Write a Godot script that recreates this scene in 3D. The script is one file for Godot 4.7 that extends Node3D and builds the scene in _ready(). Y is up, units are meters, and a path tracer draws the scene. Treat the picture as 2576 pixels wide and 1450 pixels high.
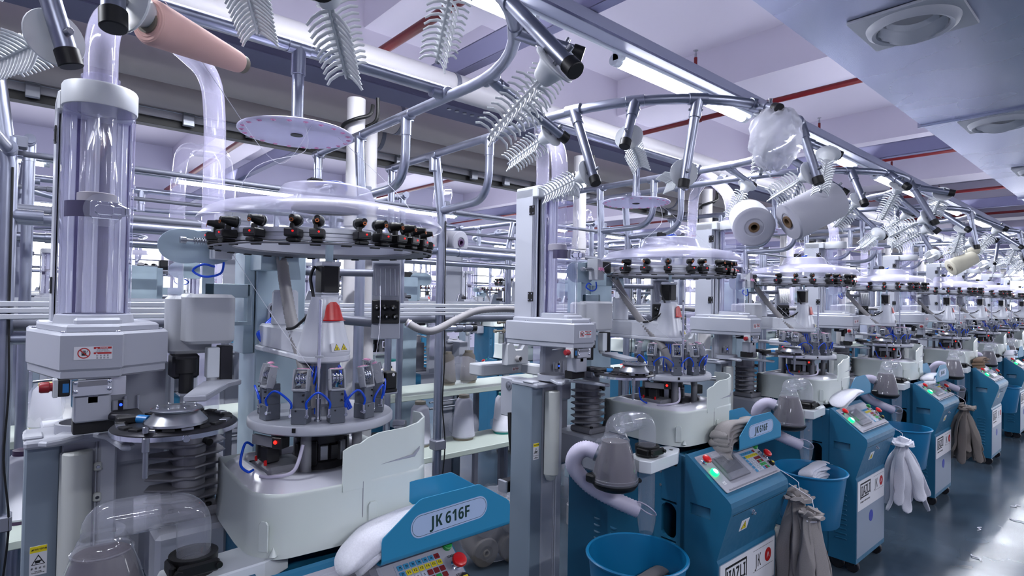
extends Node3D
# A knitting hall: a long row of sock knitting machines seen from the aisle. Every station is laid out round the axis
# of its needle cylinder: x along the row, z towards the aisle, y up, metres.

var M := {}
var taken := {}
var rng := RandomNumberGenerator.new()
const PITCH := 1.5
const SHIFT := [Vector3(0, .006, .005), Vector3(0, -.004, .010), Vector3(-.079, -.004, -.017), Vector3(-.036, -.003, -.026), Vector3(.096, .001, .020), Vector3(.094, .005, .015), Vector3(-.028, 0, -.008)]
const NTH := ["nearest", "second", "third", "fourth", "fifth", "sixth", "seventh", "eighth", "ninth", "tenth"]


class MB:
	var v := PackedVector3Array()
	var n := PackedVector3Array()

	func t(a: Vector3, b: Vector3, c: Vector3, na: Vector3, nb: Vector3, nc: Vector3):
		if (c - a).cross(b - a).dot(na + nb + nc) < 0.0:
			v.append(a); v.append(c); v.append(b)
			n.append(na); n.append(nc); n.append(nb)
		else:
			v.append(a); v.append(b); v.append(c)
			n.append(na); n.append(nb); n.append(nc)

	func q(a: Vector3, b: Vector3, c: Vector3, d: Vector3, na: Vector3, nb: Vector3, nc: Vector3, nd: Vector3):
		t(a, b, c, na, nb, nc); t(a, c, d, na, nc, nd)

	func flat(a: Vector3, b: Vector3, c: Vector3, d: Vector3, nn: Vector3):
		q(a, b, c, d, nn, nn, nn, nn)

	# a box with chamfered edges
	func box(c: Vector3, s: Vector3, bev := .002, xf := Transform3D()) -> MB:
		var h := s * .5
		var b: float = minf(bev, minf(h.x, minf(h.y, h.z)) * .8)
		var ax := [Vector3.RIGHT, Vector3.UP, Vector3.BACK]
		var P := func(sg: Vector3, k: int) -> Vector3:
			var p := Vector3(sg.x * (h.x - b), sg.y * (h.y - b), sg.z * (h.z - b))
			p[k] = sg[k] * h[k]
			return xf * (c + p)
		for k in 3:
			var i := (k + 1) % 3
			var j := (k + 2) % 3
			for sk in [-1.0, 1.0]:
				var g := []
				for pr in [[-1.0, -1.0], [1.0, -1.0], [1.0, 1.0], [-1.0, 1.0]]:
					var sg := Vector3(); sg[k] = sk; sg[i] = pr[0]; sg[j] = pr[1]
					g.append(P.call(sg, k))
				flat(g[0], g[1], g[2], g[3], (xf.basis * (ax[k] * sk)).normalized())
			if b > 0.0:
				for si in [-1.0, 1.0]:
					for sj in [-1.0, 1.0]:
						var s0 := Vector3(); s0[k] = -1.0; s0[i] = si; s0[j] = sj
						var s1 := s0; s1[k] = 1.0
						flat(P.call(s0, i), P.call(s0, j), P.call(s1, j), P.call(s1, i), (xf.basis * (ax[i] * si + ax[j] * sj)).normalized())
		if b > 0.0:
			for sx in [-1.0, 1.0]:
				for sy in [-1.0, 1.0]:
					for sz in [-1.0, 1.0]:
						var sg := Vector3(sx, sy, sz)
						var nn := (xf.basis * sg).normalized()
						t(P.call(sg, 0), P.call(sg, 1), P.call(sg, 2), nn, nn, nn)
		return self

	# profile of (radius, height) turned round the y axis of xf; go counter-clockwise (up the outside)
	func lathe(p: Array, seg := 24, xf := Transform3D(), a0 := 0.0, a1 := TAU, sharp := 40.0) -> MB:
		var nv := p.size() - 1
		var ns: Array[Vector2] = []
		for i in nv:
			var d: Vector2 = p[i + 1] - p[i]
			ns.append(Vector2(d.y, -d.x).normalized())
		var cs := cos(deg_to_rad(sharp))
		for i in nv:
			var n0 := ns[i]
			var n1 := ns[i]
			if i > 0 and ns[i].dot(ns[i - 1]) > cs: n0 = (ns[i] + ns[i - 1]).normalized()
			if i < nv - 1 and ns[i].dot(ns[i + 1]) > cs: n1 = (ns[i] + ns[i + 1]).normalized()
			for k in seg:
				var t0 := a0 + (a1 - a0) * k / seg
				var t1 := a0 + (a1 - a0) * (k + 1) / seg
				var c0 := Vector3(sin(t0), 0, cos(t0))
				var c1 := Vector3(sin(t1), 0, cos(t1))
				var y0 := Vector3(0, p[i].y, 0)
				var y1 := Vector3(0, p[i + 1].y, 0)
				var A = xf * (c0 * p[i].x + y0); var B = xf * (c1 * p[i].x + y0)
				var C = xf * (c1 * p[i + 1].x + y1); var D = xf * (c0 * p[i + 1].x + y1)
				var nA := xf.basis * (c0 * n0.x + Vector3(0, n0.y, 0)); var nB := xf.basis * (c1 * n0.x + Vector3(0, n0.y, 0))
				var nC := xf.basis * (c1 * n1.x + Vector3(0, n1.y, 0)); var nD := xf.basis * (c0 * n1.x + Vector3(0, n1.y, 0))
				if p[i].x < 1e-6: t(A, C, D, nA, nC, nD)
				elif p[i + 1].x < 1e-6: t(A, B, D, nA, nB, nD)
				else: q(A, B, C, D, nA, nB, nC, nD)
		return self

	# a cylinder or cone between two points with a small edge bevel
	func cyl(a: Vector3, b: Vector3, r0: float, r1 := -1.0, seg := 16, bev := .0008) -> MB:
		if r1 < 0.0: r1 = r0
		var L := a.distance_to(b)
		var e: float = minf(bev, minf(L * .3, minf(r0, r1) * .4))
		return lathe([Vector2(0, 0), Vector2(r0 - e, 0), Vector2(r0, e), Vector2(r1, L - e), Vector2(r1 - e, L), Vector2(0, L)], seg, MB.along(a, b))

	static func along(a: Vector3, b: Vector3) -> Transform3D:
		var y := (b - a).normalized()
		var x := y.cross(Vector3(0, 0, 1))
		if x.length() < .1: x = y.cross(Vector3(1, 0, 0))
		x = x.normalized()
		return Transform3D(Basis(x, y, x.cross(y)), a)

	# sweep of a round section along a path; r may be a list of radii
	func tube(path: Array, r, seg := 10, caps := true) -> MB:
		var m := path.size()
		var u := Vector3.ZERO
		var rings := []
		var ups := []
		for i in m:
			var d: Vector3 = (path[mini(i + 1, m - 1)] - path[maxi(i - 1, 0)]).normalized()
			if i == 0: u = d.cross(Vector3(.31, .2, .93)).normalized()
			else: u = (u - d * d.dot(u)).normalized()
			var w := d.cross(u)
			var ring := []
			var nr := []
			var rr: float = r[i] if r is Array else r
			for k in seg:
				var a := TAU * k / seg
				var nn := u * cos(a) + w * sin(a)
				nr.append(nn); ring.append(path[i] + nn * rr)
			rings.append(ring); ups.append(nr)
		for i in m - 1:
			for k in seg:
				var k1 := (k + 1) % seg
				q(rings[i][k], rings[i][k1], rings[i + 1][k1], rings[i + 1][k], ups[i][k], ups[i][k1], ups[i + 1][k1], ups[i + 1][k])
		if caps:
			for e in [0, m - 1]:
				var d: Vector3 = (path[0] - path[1]).normalized() if e == 0 else (path[m - 1] - path[m - 2]).normalized()
				for k in seg: t(path[e], rings[e][k], rings[e][(k + 1) % seg], d, d, d)
		return self

	# polygon in the xy plane of xf, extruded from z0 to z1, with chamfered rims
	func prism(poly: Array, z0: float, z1: float, xf := Transform3D(), bev := 0.0, sharp := 35.0) -> MB:
		var P := PackedVector2Array(poly)
		if Geometry2D.is_polygon_clockwise(P): P.reverse()
		var m := P.size()
		var en: Array[Vector2] = []
		for i in m:
			var d := P[(i + 1) % m] - P[i]
			en.append(Vector2(d.y, -d.x).normalized())
		var ins := PackedVector2Array()
		for i in m:
			var mm := en[i] + en[(i + m - 1) % m]
			var k := mm.length_squared()
			ins.append(P[i] - mm * (2.0 * bev / maxf(k, .5)))
		var tri := Geometry2D.triangulate_polygon(ins if bev > 0.0 else P)
		for e in 2:
			var z := z1 if e else z0
			var nn := (xf.basis * Vector3(0, 0, 1 if e else -1)).normalized()
			for i in range(0, tri.size(), 3):
				var S: PackedVector2Array = ins if bev > 0.0 else P
				t(xf * Vector3(S[tri[i]].x, S[tri[i]].y, z), xf * Vector3(S[tri[i + 1]].x, S[tri[i + 1]].y, z), xf * Vector3(S[tri[i + 2]].x, S[tri[i + 2]].y, z), nn, nn, nn)
		var cs := cos(deg_to_rad(sharp))
		for i in m:
			var j := (i + 1) % m
			var e := en[i]
			var e0 := e; var e1 := e
			if e.dot(en[(i + m - 1) % m]) > cs: e0 = (e + en[(i + m - 1) % m]).normalized()
			if e.dot(en[j]) > cs: e1 = (e + en[j]).normalized()
			var N0 := xf.basis * Vector3(e0.x, e0.y, 0); var N1 := xf.basis * Vector3(e1.x, e1.y, 0)
			q(xf * Vector3(P[i].x, P[i].y, z0 + bev), xf * Vector3(P[j].x, P[j].y, z0 + bev), xf * Vector3(P[j].x, P[j].y, z1 - bev), xf * Vector3(P[i].x, P[i].y, z1 - bev), N0, N1, N1, N0)
			if bev > 0.0:
				for s in 2:
					var zo := z1 - bev if s else z0 + bev
					var zi := z1 if s else z0
					var nn := (xf.basis * (Vector3(e.x, e.y, 1.0 if s else -1.0))).normalized()
					flat(xf * Vector3(P[i].x, P[i].y, zo), xf * Vector3(P[j].x, P[j].y, zo), xf * Vector3(ins[j].x, ins[j].y, zi), xf * Vector3(ins[i].x, ins[i].y, zi), nn)
		return self

	# a grid of points with smooth normals (rows of equal length); closed joins the last column to the first
	func grid(g: Array, closed := false, flip := false) -> MB:
		var a := g.size(); var b: int = g[0].size()
		var N := []
		for i in a:
			var row := []
			for j in b:
				var jm := (j + b - 1) % b if closed else maxi(j - 1, 0)
				var jp := (j + 1) % b if closed else mini(j + 1, b - 1)
				var du: Vector3 = g[i][jp] - g[i][jm]
				var dv: Vector3 = g[mini(i + 1, a - 1)][j] - g[maxi(i - 1, 0)][j]
				var nn := du.cross(dv).normalized() * (-1.0 if flip else 1.0)
				row.append(nn if nn.length() > .5 else Vector3.UP)
			N.append(row)
		for i in a - 1:
			for j in (b if closed else b - 1):
				var k := (j + 1) % b
				q(g[i][j], g[i][k], g[i + 1][k], g[i + 1][j], N[i][j], N[i][k], N[i + 1][k], N[i + 1][j])
		return self

	func mesh() -> ArrayMesh:
		var am := ArrayMesh.new()
		var arr := []
		arr.resize(Mesh.ARRAY_MAX)
		arr[Mesh.ARRAY_VERTEX] = v
		arr[Mesh.ARRAY_NORMAL] = n
		am.add_surface_from_arrays(Mesh.PRIMITIVE_TRIANGLES, arr)
		return am


# ---------------------------------------------------------------- helpers
func numbered(called: String) -> String:
	var k: int = taken.get(called, 0)
	taken[called] = k + 1
	return called if k == 0 else "%s_%03d" % [called, k]


func tag(o: Node3D, label: String, category: String, group := "", kind := "") -> Node3D:
	if label: o.set_meta("label", label)
	if category: o.set_meta("category", category)
	if group: o.set_meta("group", group)
	if kind: o.set_meta("kind", kind)
	return o


func thing(called: String, label: String, category: String, at := Vector3.ZERO, turn := 0.0, group := "") -> Node3D:
	var o := Node3D.new()
	o.name = numbered(called)
	add_child(o)
	o.position = at
	o.rotation.y = turn
	return tag(o, label, category, group)


func part(parent: Node, called: String, mb, mat: Material, xf := Transform3D()) -> MeshInstance3D:
	var o := MeshInstance3D.new()
	o.name = numbered(called) if parent == self else called
	o.mesh = mb.mesh() if mb is MB else mb
	o.material_override = mat
	o.transform = xf
	parent.add_child(o, true)
	return o


func struct(called: String, mb, mat: Material, xf := Transform3D()) -> MeshInstance3D:
	var o := part(self, called, mb, mat, xf)
	o.set_meta("kind", "structure")
	return o


func copy(src: Node3D, called: String, label: String, at: Vector3, turn := 0.0) -> Node3D:
	var c: Node3D = src.duplicate()
	c.name = numbered(called)
	add_child(c)
	c.position = at
	c.rotation = Vector3(0, turn, 0)
	c.set_meta("label", label)
	return c


func text(parent: Node, called: String, s: String, height: float, mat: Material, xf: Transform3D, bold := 700, stretch := 1.0, depth := .0006) -> MeshInstance3D:
	var f := SystemFont.new()
	f.font_names = PackedStringArray(["Droid Sans"])
	f.font_weight = bold
	var tm := TextMesh.new()
	tm.text = s
	tm.font = f
	tm.font_size = 32
	tm.pixel_size = height / 24.0
	tm.depth = depth
	tm.curve_step = 4.0
	return part(parent, called, tm, mat, xf * Transform3D(Basis().scaled(Vector3(stretch, 1, 1)), Vector3.ZERO))


func at(x: float, y: float, z: float) -> Transform3D:
	return Transform3D(Basis(), Vector3(x, y, z))


func turned(axis: Vector3, deg: float, o := Vector3.ZERO) -> Transform3D:
	return Transform3D(Basis(axis, deg_to_rad(deg)), o)


func V2(a: Array) -> Array:
	var r := []
	for i in range(0, a.size(), 2): r.append(Vector2(a[i], a[i + 1]))
	return r


func V3(a: Array) -> Array:
	var r := []
	for i in range(0, a.size(), 3): r.append(Vector3(a[i], a[i + 1], a[i + 2]))
	return r


# a smooth curve through points
func curve(p: Array, per := 8) -> Array:
	var r := []
	for i in p.size() - 1:
		var a = p[maxi(i - 1, 0)]; var b = p[i]; var c = p[i + 1]; var d = p[mini(i + 2, p.size() - 1)]
		for k in per:
			var s := float(k) / per
			r.append(b.cubic_interpolate(c, a, d, s))
	r.append(p[p.size() - 1])
	return r


# a polyline with rounded corners
func bent(p: Array, rad: float, per := 6) -> Array:
	var r := [p[0]]
	for i in range(1, p.size() - 1):
		var a: Vector3 = p[i - 1]; var b: Vector3 = p[i]; var c: Vector3 = p[i + 1]
		var k: float = minf(rad, minf(a.distance_to(b), b.distance_to(c)) * .49)
		var s: Vector3 = b + (a - b).normalized() * k
		var e: Vector3 = b + (c - b).normalized() * k
		for j in per + 1:
			var t := float(j) / per
			r.append(s.lerp(b, t).lerp(b.lerp(e, t), t))
	r.append(p[p.size() - 1])
	return r


func rrect(x0: float, y0: float, x1: float, y1: float, r: float, per := 4) -> Array:
	var o := []
	for c in [[x1 - r, y0 + r, -90], [x1 - r, y1 - r, 0], [x0 + r, y1 - r, 90], [x0 + r, y0 + r, 180]]:
		for k in per + 1:
			var a := deg_to_rad(c[2] + 90.0 * k / per)
			o.append(Vector2(c[0] + cos(a) * r, c[1] + sin(a) * r))
	return o


func disc(r: float, seg := 20, cx := 0.0, cy := 0.0) -> Array:
	var o := []
	for k in seg: o.append(Vector2(cx + cos(TAU * k / seg) * r, cy + sin(TAU * k / seg) * r))
	return o


# flat ring as a thin solid in the xy plane
func annulus(mb: MB, r0: float, r1: float, z0: float, z1: float, xf := Transform3D(), seg := 24) -> MB:
	return mb.lathe(V2([r0, z0, r1, z0, r1, z1, r0, z1, r0, z0]), seg, xf * turned(Vector3.RIGHT, 90))


func mat(key: String, c: Color, rough := .5, metal := 0.0, extra := {}) -> StandardMaterial3D:
	var m := StandardMaterial3D.new()
	m.resource_name = key
	m.albedo_color = c
	m.roughness = rough
	m.metallic = metal
	for k in extra: m.set(k, extra[k])
	M[key] = m
	return m


func noise_tex(freq: float, lo: Color, hi: Color, oct := 3, size := 256, sd := 1) -> NoiseTexture2D:
	var f := FastNoiseLite.new()
	f.seed = sd
	f.frequency = freq
	f.fractal_octaves = oct
	var t := NoiseTexture2D.new()
	t.width = size; t.height = size
	t.seamless = true
	t.noise = f
	var g := Gradient.new()
	g.set_color(0, lo); g.set_color(1, hi)
	t.color_ramp = g
	return t


func glow(key: String, c: Color, e: float) -> StandardMaterial3D:
	return mat(key, c, .4, 0, {"emission_enabled": true, "emission": c, "emission_energy_multiplier": e})


func clear(key: String, c: Color, alpha: float, rough := .05) -> StandardMaterial3D:
	return mat(key, Color(c.r, c.g, c.b, alpha), rough, 0, {"transparency": BaseMaterial3D.TRANSPARENCY_ALPHA, "cull_mode": BaseMaterial3D.CULL_DISABLED})


func make_materials():
	var tri := {"uv1_triplanar": true, "uv1_world_triplanar": false, "uv1_scale": Vector3(3, 3, 3)}
	var zinc := noise_tex(.012, Color(.72, .73, .78), Color(.80, .81, .85), 2, 256, 3)
	var zr := noise_tex(.014, Color(.36, .36, .36), Color(.5, .5, .5), 2, 256, 5)
	var te := {"albedo_texture": zinc, "roughness_texture": zr, "uv1_triplanar": true, "uv1_scale": Vector3(3, 3, 3)}
	mat("zinc", Color(.82, .83, .86), .8, .95, te)
	mat("duct", Color(.70, .72, .80), .62, .85, {"roughness_texture": zr, "uv1_triplanar": true, "uv1_scale": Vector3(.45, .45, .45)})
	mat("galvanised", Color(.84, .92, .92), .95, .35, {"albedo_texture": zinc, "roughness_texture": zr, "uv1_triplanar": true, "uv1_scale": Vector3(2.5, 2.5, 2.5)})
	mat("girder", Color(.62, .62, .74), .6, .5)
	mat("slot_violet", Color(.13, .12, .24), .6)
	mat("violet_steel", Color(.42, .42, .52), .6, .3)
	mat("aluminium", Color(.78, .79, .82), .38, .7)
	mat("brushed", Color(.72, .73, .75), .3, .9)
	mat("chrome", Color(.86, .87, .9), .12, 1)
	mat("steel", Color(.62, .63, .66), .3, .9)
	mat("dark_steel", Color(.22, .22, .24), .38, .7)
	mat("cast_grey", Color(.50, .50, .53), .5, .25)
	mat("silver_paint", Color(.66, .67, .71), .42, .1)
	mat("pale_paint", Color(.72, .73, .75), .45)
	mat("head_paint", Color(.83, .84, .87), .3, .05)
	mat("cover_white", Color(.84, .87, .85), .28)
	mat("cover_inner", Color(.86, .86, .90), .22)
	mat("blue_paint", Color(.13, .39, .52), .42, 0, {"roughness_texture": zr, "uv1_triplanar": true, "uv1_scale": Vector3(8, 8, 8), "roughness": .9})
	mat("blue_tray", Color(.16, .52, .68), .38)
	mat("blue_bucket", Color(.05, .42, .60), .35)
	mat("finger_grey", Color(.36, .38, .42), .5, .1)
	mat("finger_light", Color(.62, .63, .66), .45, .1)
	mat("black", Color(.035, .035, .04), .42)
	mat("rubber", Color(.03, .028, .045), .5)
	mat("dark", Color(.10, .10, .115), .55)
	mat("smoke", Color(.16, .15, .17), .3)
	mat("hose_grey", Color(.53, .52, .53), .55)
	mat("hose_white", Color(.76, .74, .82), .5)
	mat("pipe_grey", Color(.42, .43, .48), .45, .2)
	mat("blue_hose", Color(.03, .28, .80), .25)
	mat("blue_motor", Color(.12, .42, .66), .3)
	mat("pink", Color(.86, .58, .72), .4)
	mat("red", Color(.78, .05, .07), .3)
	mat("red_knob", Color(.55, .10, .14), .4)
	mat("red_pipe", Color(.42, .05, .08), .4)
	mat("yellow", Color(.90, .82, .10), .45)
	mat("print_black", Color(.04, .05, .06), .5)
	mat("print_green", Color(.02, .20, .18), .5)
	mat("print_red", Color(.70, .08, .08), .5)
	mat("sticker", Color(.86, .86, .88), .4)
	mat("tray_label", Color(.66, .74, .86), .35)
	mat("panel_grey", Color(.62, .62, .66), .35)
	mat("key_white", Color(.72, .74, .78), .4)
	mat("key_yellow", Color(.80, .74, .14), .4)
	mat("key_blue", Color(.22, .52, .68), .4)
	mat("key_red", Color(.46, .10, .12), .4)
	mat("key_green", Color(.12, .56, .26), .4)
	mat("peg_white", Color(.88, .89, .90), .35, 0, {"backlight_enabled": true, "backlight": Color(.3, .3, .3)})
	mat("pvc", Color(.74, .73, .74), .5)
	mat("pvc_beige", Color(.66, .63, .62), .55)
	mat("shelf", Color(.72, .76, .72), .5)
	mat("concrete", Color(.80, .78, .84), .9)
	mat("wall_paint", Color(.77, .76, .84), .9)
	mat("screen", Color(.05, .06, .10), .12)
	mat("cardboard", Color(.42, .33, .24), .8)
	mat("carton", Color(.50, .36, .22), .8)
	mat("cone_paper", Color(.50, .47, .42), .7)
	mat("copper", Color(.60, .32, .16), .4, .6)
	mat("plum", Color(.30, .20, .34), .5)
	mat("teal_tip", Color(.06, .50, .48), .4)
	mat("frosted_disc", Color(.78, .77, .86, .72), .4, 0, {"transparency": BaseMaterial3D.TRANSPARENCY_ALPHA, "cull_mode": BaseMaterial3D.CULL_DISABLED})
	mat("dome", Color(.84, .83, .93, .44), .28, .0, {"transparency": BaseMaterial3D.TRANSPARENCY_ALPHA, "cull_mode": BaseMaterial3D.CULL_DISABLED})
	clear("tube_clear", Color(.60, .56, .95), .06, .02)
	clear("duct_clear", Color(.86, .84, .96), .20, .08)
	clear("smoke_clear", Color(.45, .46, .52), .45, .12)
	mat("sticker_white", Color(.86, .88, .90), .35)
	mat("slat_white", Color(.84, .85, .88), .4, .2)
	mat("column_blue", Color(.50, .55, .60), .5, .1)
	mat("cover_grey", Color(.70, .71, .70), .45)
	mat("door_steel", Color(.58, .63, .70), .4, .35)
	mat("emblem_blue", Color(.10, .18, .62), .4)
	mat("panel_dark", Color(.36, .36, .40), .4)
	mat("key_sheet", Color(.60, .62, .68), .4)
	mat("lint", Color(.30, .27, .29), .4)
	clear("glass", Color(.86, .87, .92), .12, .03)
	clear("glass_rim", Color(.9, .9, .95), .10, .04)
	mat("bag_film", Color(.95, .95, .99, .5), .3, 0, {"transparency": BaseMaterial3D.TRANSPARENCY_ALPHA, "cull_mode": BaseMaterial3D.CULL_DISABLED})
	mat("trunk_paint", Color(.70, .71, .78), .4, .15)
	mat("film", Color(.92, .92, .98, .18), .28, 0, {"transparency": BaseMaterial3D.TRANSPARENCY_ALPHA, "cull_mode": BaseMaterial3D.CULL_DISABLED})
	for y in [["yarn_pink", Color(.95, .76, .72)], ["yarn_white", Color(.84, .84, .87)], ["yarn_grey", Color(.62, .62, .66)], ["yarn_silver", Color(.70, .70, .74)], ["yarn_taupe", Color(.40, .38, .36)], ["yarn_cream", Color(.80, .78, .70)]]:
		mat(y[0], y[1], .85, 0, {"rim_enabled": true, "rim": .3, "normal_enabled": true, "normal_texture": yarn_normal(), "normal_scale": .22, "uv1_triplanar": true, "uv1_scale": Vector3(40, 40, 40)})
	var knit := noise_tex(.09, Color(.90, .90, .90), Color(1, 1, 1), 2, 256, 9)
	for y in [["sock_white", Color(.88, .88, .92)], ["sock_grey", Color(.56, .54, .54)], ["sock_taupe", Color(.47, .44, .42)], ["sock_beige", Color(.44, .36, .30)]]:
		mat(y[0], y[1], .92, 0, {"albedo_texture": knit, "uv1_triplanar": true, "uv1_scale": Vector3(9, 9, 9), "rim_enabled": true, "rim": .25})
	mat("floor", Color(.27, .32, .37), .28, 0, {"albedo_texture": noise_tex(.012, Color(.86, .86, .86), Color(1, 1, 1), 4, 512, 4), "roughness_texture": noise_tex(.02, Color(.7, .7, .7), Color(1, 1, 1), 3, 256, 8), "uv1_triplanar": true, "uv1_world_triplanar": true, "uv1_scale": Vector3(.5, .5, .5)})
	glow("led_tube", Color(.95, .96, 1), 22)
	glow("window_glow", Color(.97, .98, 1), 5)
	glow("led_red", Color(1, .04, .03), 3)
	glow("led_red_bright", Color(1, .06, .04), 9)
	glow("led_blue", Color(.08, .18, 1), 8)
	glow("led_green", Color(.04, .95, .45), 2.2)
	glow("led_green_core", Color(.75, 1, .9), 6)


var _yn: ImageTexture
func yarn_normal() -> Texture2D:
	if _yn: return _yn
	var im := Image.create(128, 128, false, Image.FORMAT_RGB8)
	for y in 128:
		for x in 128:
			var h := .5 + .5 * sin((x * 1.0 + y * 7.0) * TAU * 1.0 / 8.0)
			im.set_pixel(x, y, Color(h, h, h))
	im.bump_map_to_normal_map(2.0)
	_yn = ImageTexture.create_from_image(im)
	return _yn


# ---------------------------------------------------------------- the knitting machine
const FINGERS := [-122.0, -85.0, -43.0, -10.0, 23.0, 56.0, 95.0, 150.0]
const SENSORS := [-100.0, -78.0, -58.0, -38.0, -27.0, -6.0, 5.0, 15.0, 25.0, 36.0, 52.0, 80.0, 110.0]


func finger_block(root: Node3D, deg: float, fine: bool):
	var xf := turned(Vector3.UP, deg) * at(0, 1.097, .132)
	var b := MB.new()
	b.box(Vector3(0, .018, 0), Vector3(.034, .036, .036), .0015)
	b.box(Vector3(0, .055, -.002), Vector3(.030, .040, .032), .0015)
	b.box(Vector3(.012, .077, -.006), Vector3(.008, .012, .022), .001)
	b.box(Vector3(-.012, .077, -.006), Vector3(.008, .012, .022), .001)
	var blk := part(root, "finger_block", b, M.finger_grey, xf)
	var c := MB.new()
	c.box(Vector3(0, .0765, .006), Vector3(.031, .005, .026), .001)
	if fine:
		part(blk, "cap_plate", c, M.finger_light)
	var lean := turned(Vector3.RIGHT, -14, Vector3(0, .074, .008))
	for s in [-1.0, 1.0]:
		var k := MB.new() if fine else c
		k.prism(V2([-.009, 0, .007, 0, .009, .014, .005, .048, -.011, .048, -.012, .03]), -.0016, .0016, lean * Transform3D(Basis(Vector3(0, 0, -1), Vector3.UP, Vector3.RIGHT), Vector3(s * .0158, 0, 0)), .0005)
		k.cyl(lean * Vector3(s * .0165, .028, 0), lean * Vector3(s * .0185, .028, 0), .004, -1, 10)
		if fine: part(blk, "fork_cheek", k, M.finger_light)
	var br := MB.new() if fine else c
	br.box(Vector3(0, .048, -.003), Vector3(.034, .003, .014), .0008, lean)
	if fine: part(blk, "fork_bridge", br, M.finger_light)
	else: part(blk, "pulley_fork", c, M.finger_light)
	for i in 3:
		var p := MB.new()
		p.cyl(lean * Vector3(-.0085 + i * .0085 - .003, .028, 0), lean * Vector3(-.0085 + i * .0085, .028, 0), .0125, -1, 16, .001)
		p.cyl(lean * Vector3(-.0085 + i * .0085, .028, 0), lean * Vector3(-.0085 + i * .0085 + .005, .028, 0), .0085, -1, 12, .001)
		part(blk, "tension_disc", p, M.chrome)
		if fine:
			var e := MB.new()
			e.cyl(lean * Vector3(-.0095 + i * .0095, .0485, -.003), lean * Vector3(-.0095 + i * .0095, .0515, -.003), .0055, -1, 12)
			part(blk, "pink_eyelet", e, M.pink)
	if fine:
		var h := MB.new()
		for p in [Vector2(-.006, .03), Vector2(.009, .052), Vector2(.010, .066)]:
			h.cyl(Vector3(p.x, p.y, .0135), Vector3(p.x, p.y, .0185), .0022, -1, 8, 0)
		part(blk, "bolt_holes", h, M.black)


# one blue air hose looping between two neighbouring finger blocks
func loop_hose(root: Node3D, d0: float, d1: float):
	var p0 := turned(Vector3.UP, d0) * Vector3(.018, 1.112, .146)
	var p1 := turned(Vector3.UP, d1) * Vector3(-.018, 1.112, .146)
	var o := turned(Vector3.UP, (d0 + d1) * .5).basis.z
	var path := curve([p0 + Vector3(0, .018, 0), p0 + Vector3(0, .036, 0) + o * .004, (p0 + p1) * .5 + Vector3(0, .058, 0) + o * .012, p1 + Vector3(0, .036, 0) + o * .004, p1 + Vector3(0, .018, 0)], 6)
	part(root, "air_hose", MB.new().tube(path, .0026, 8), M.blue_hose)
	for e in [p0, p1]:
		var m := MB.new()
		m.cyl(e + Vector3(0, .002, 0), e + Vector3(0, .020, 0), .0032, -1, 10)
		m.cyl(e + Vector3(0, .003, 0) - o * .008, e + Vector3(0, .003, 0) + o * .004, .0042, -1, 10)
		part(root, "hose_fitting", m, M.chrome)


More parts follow.
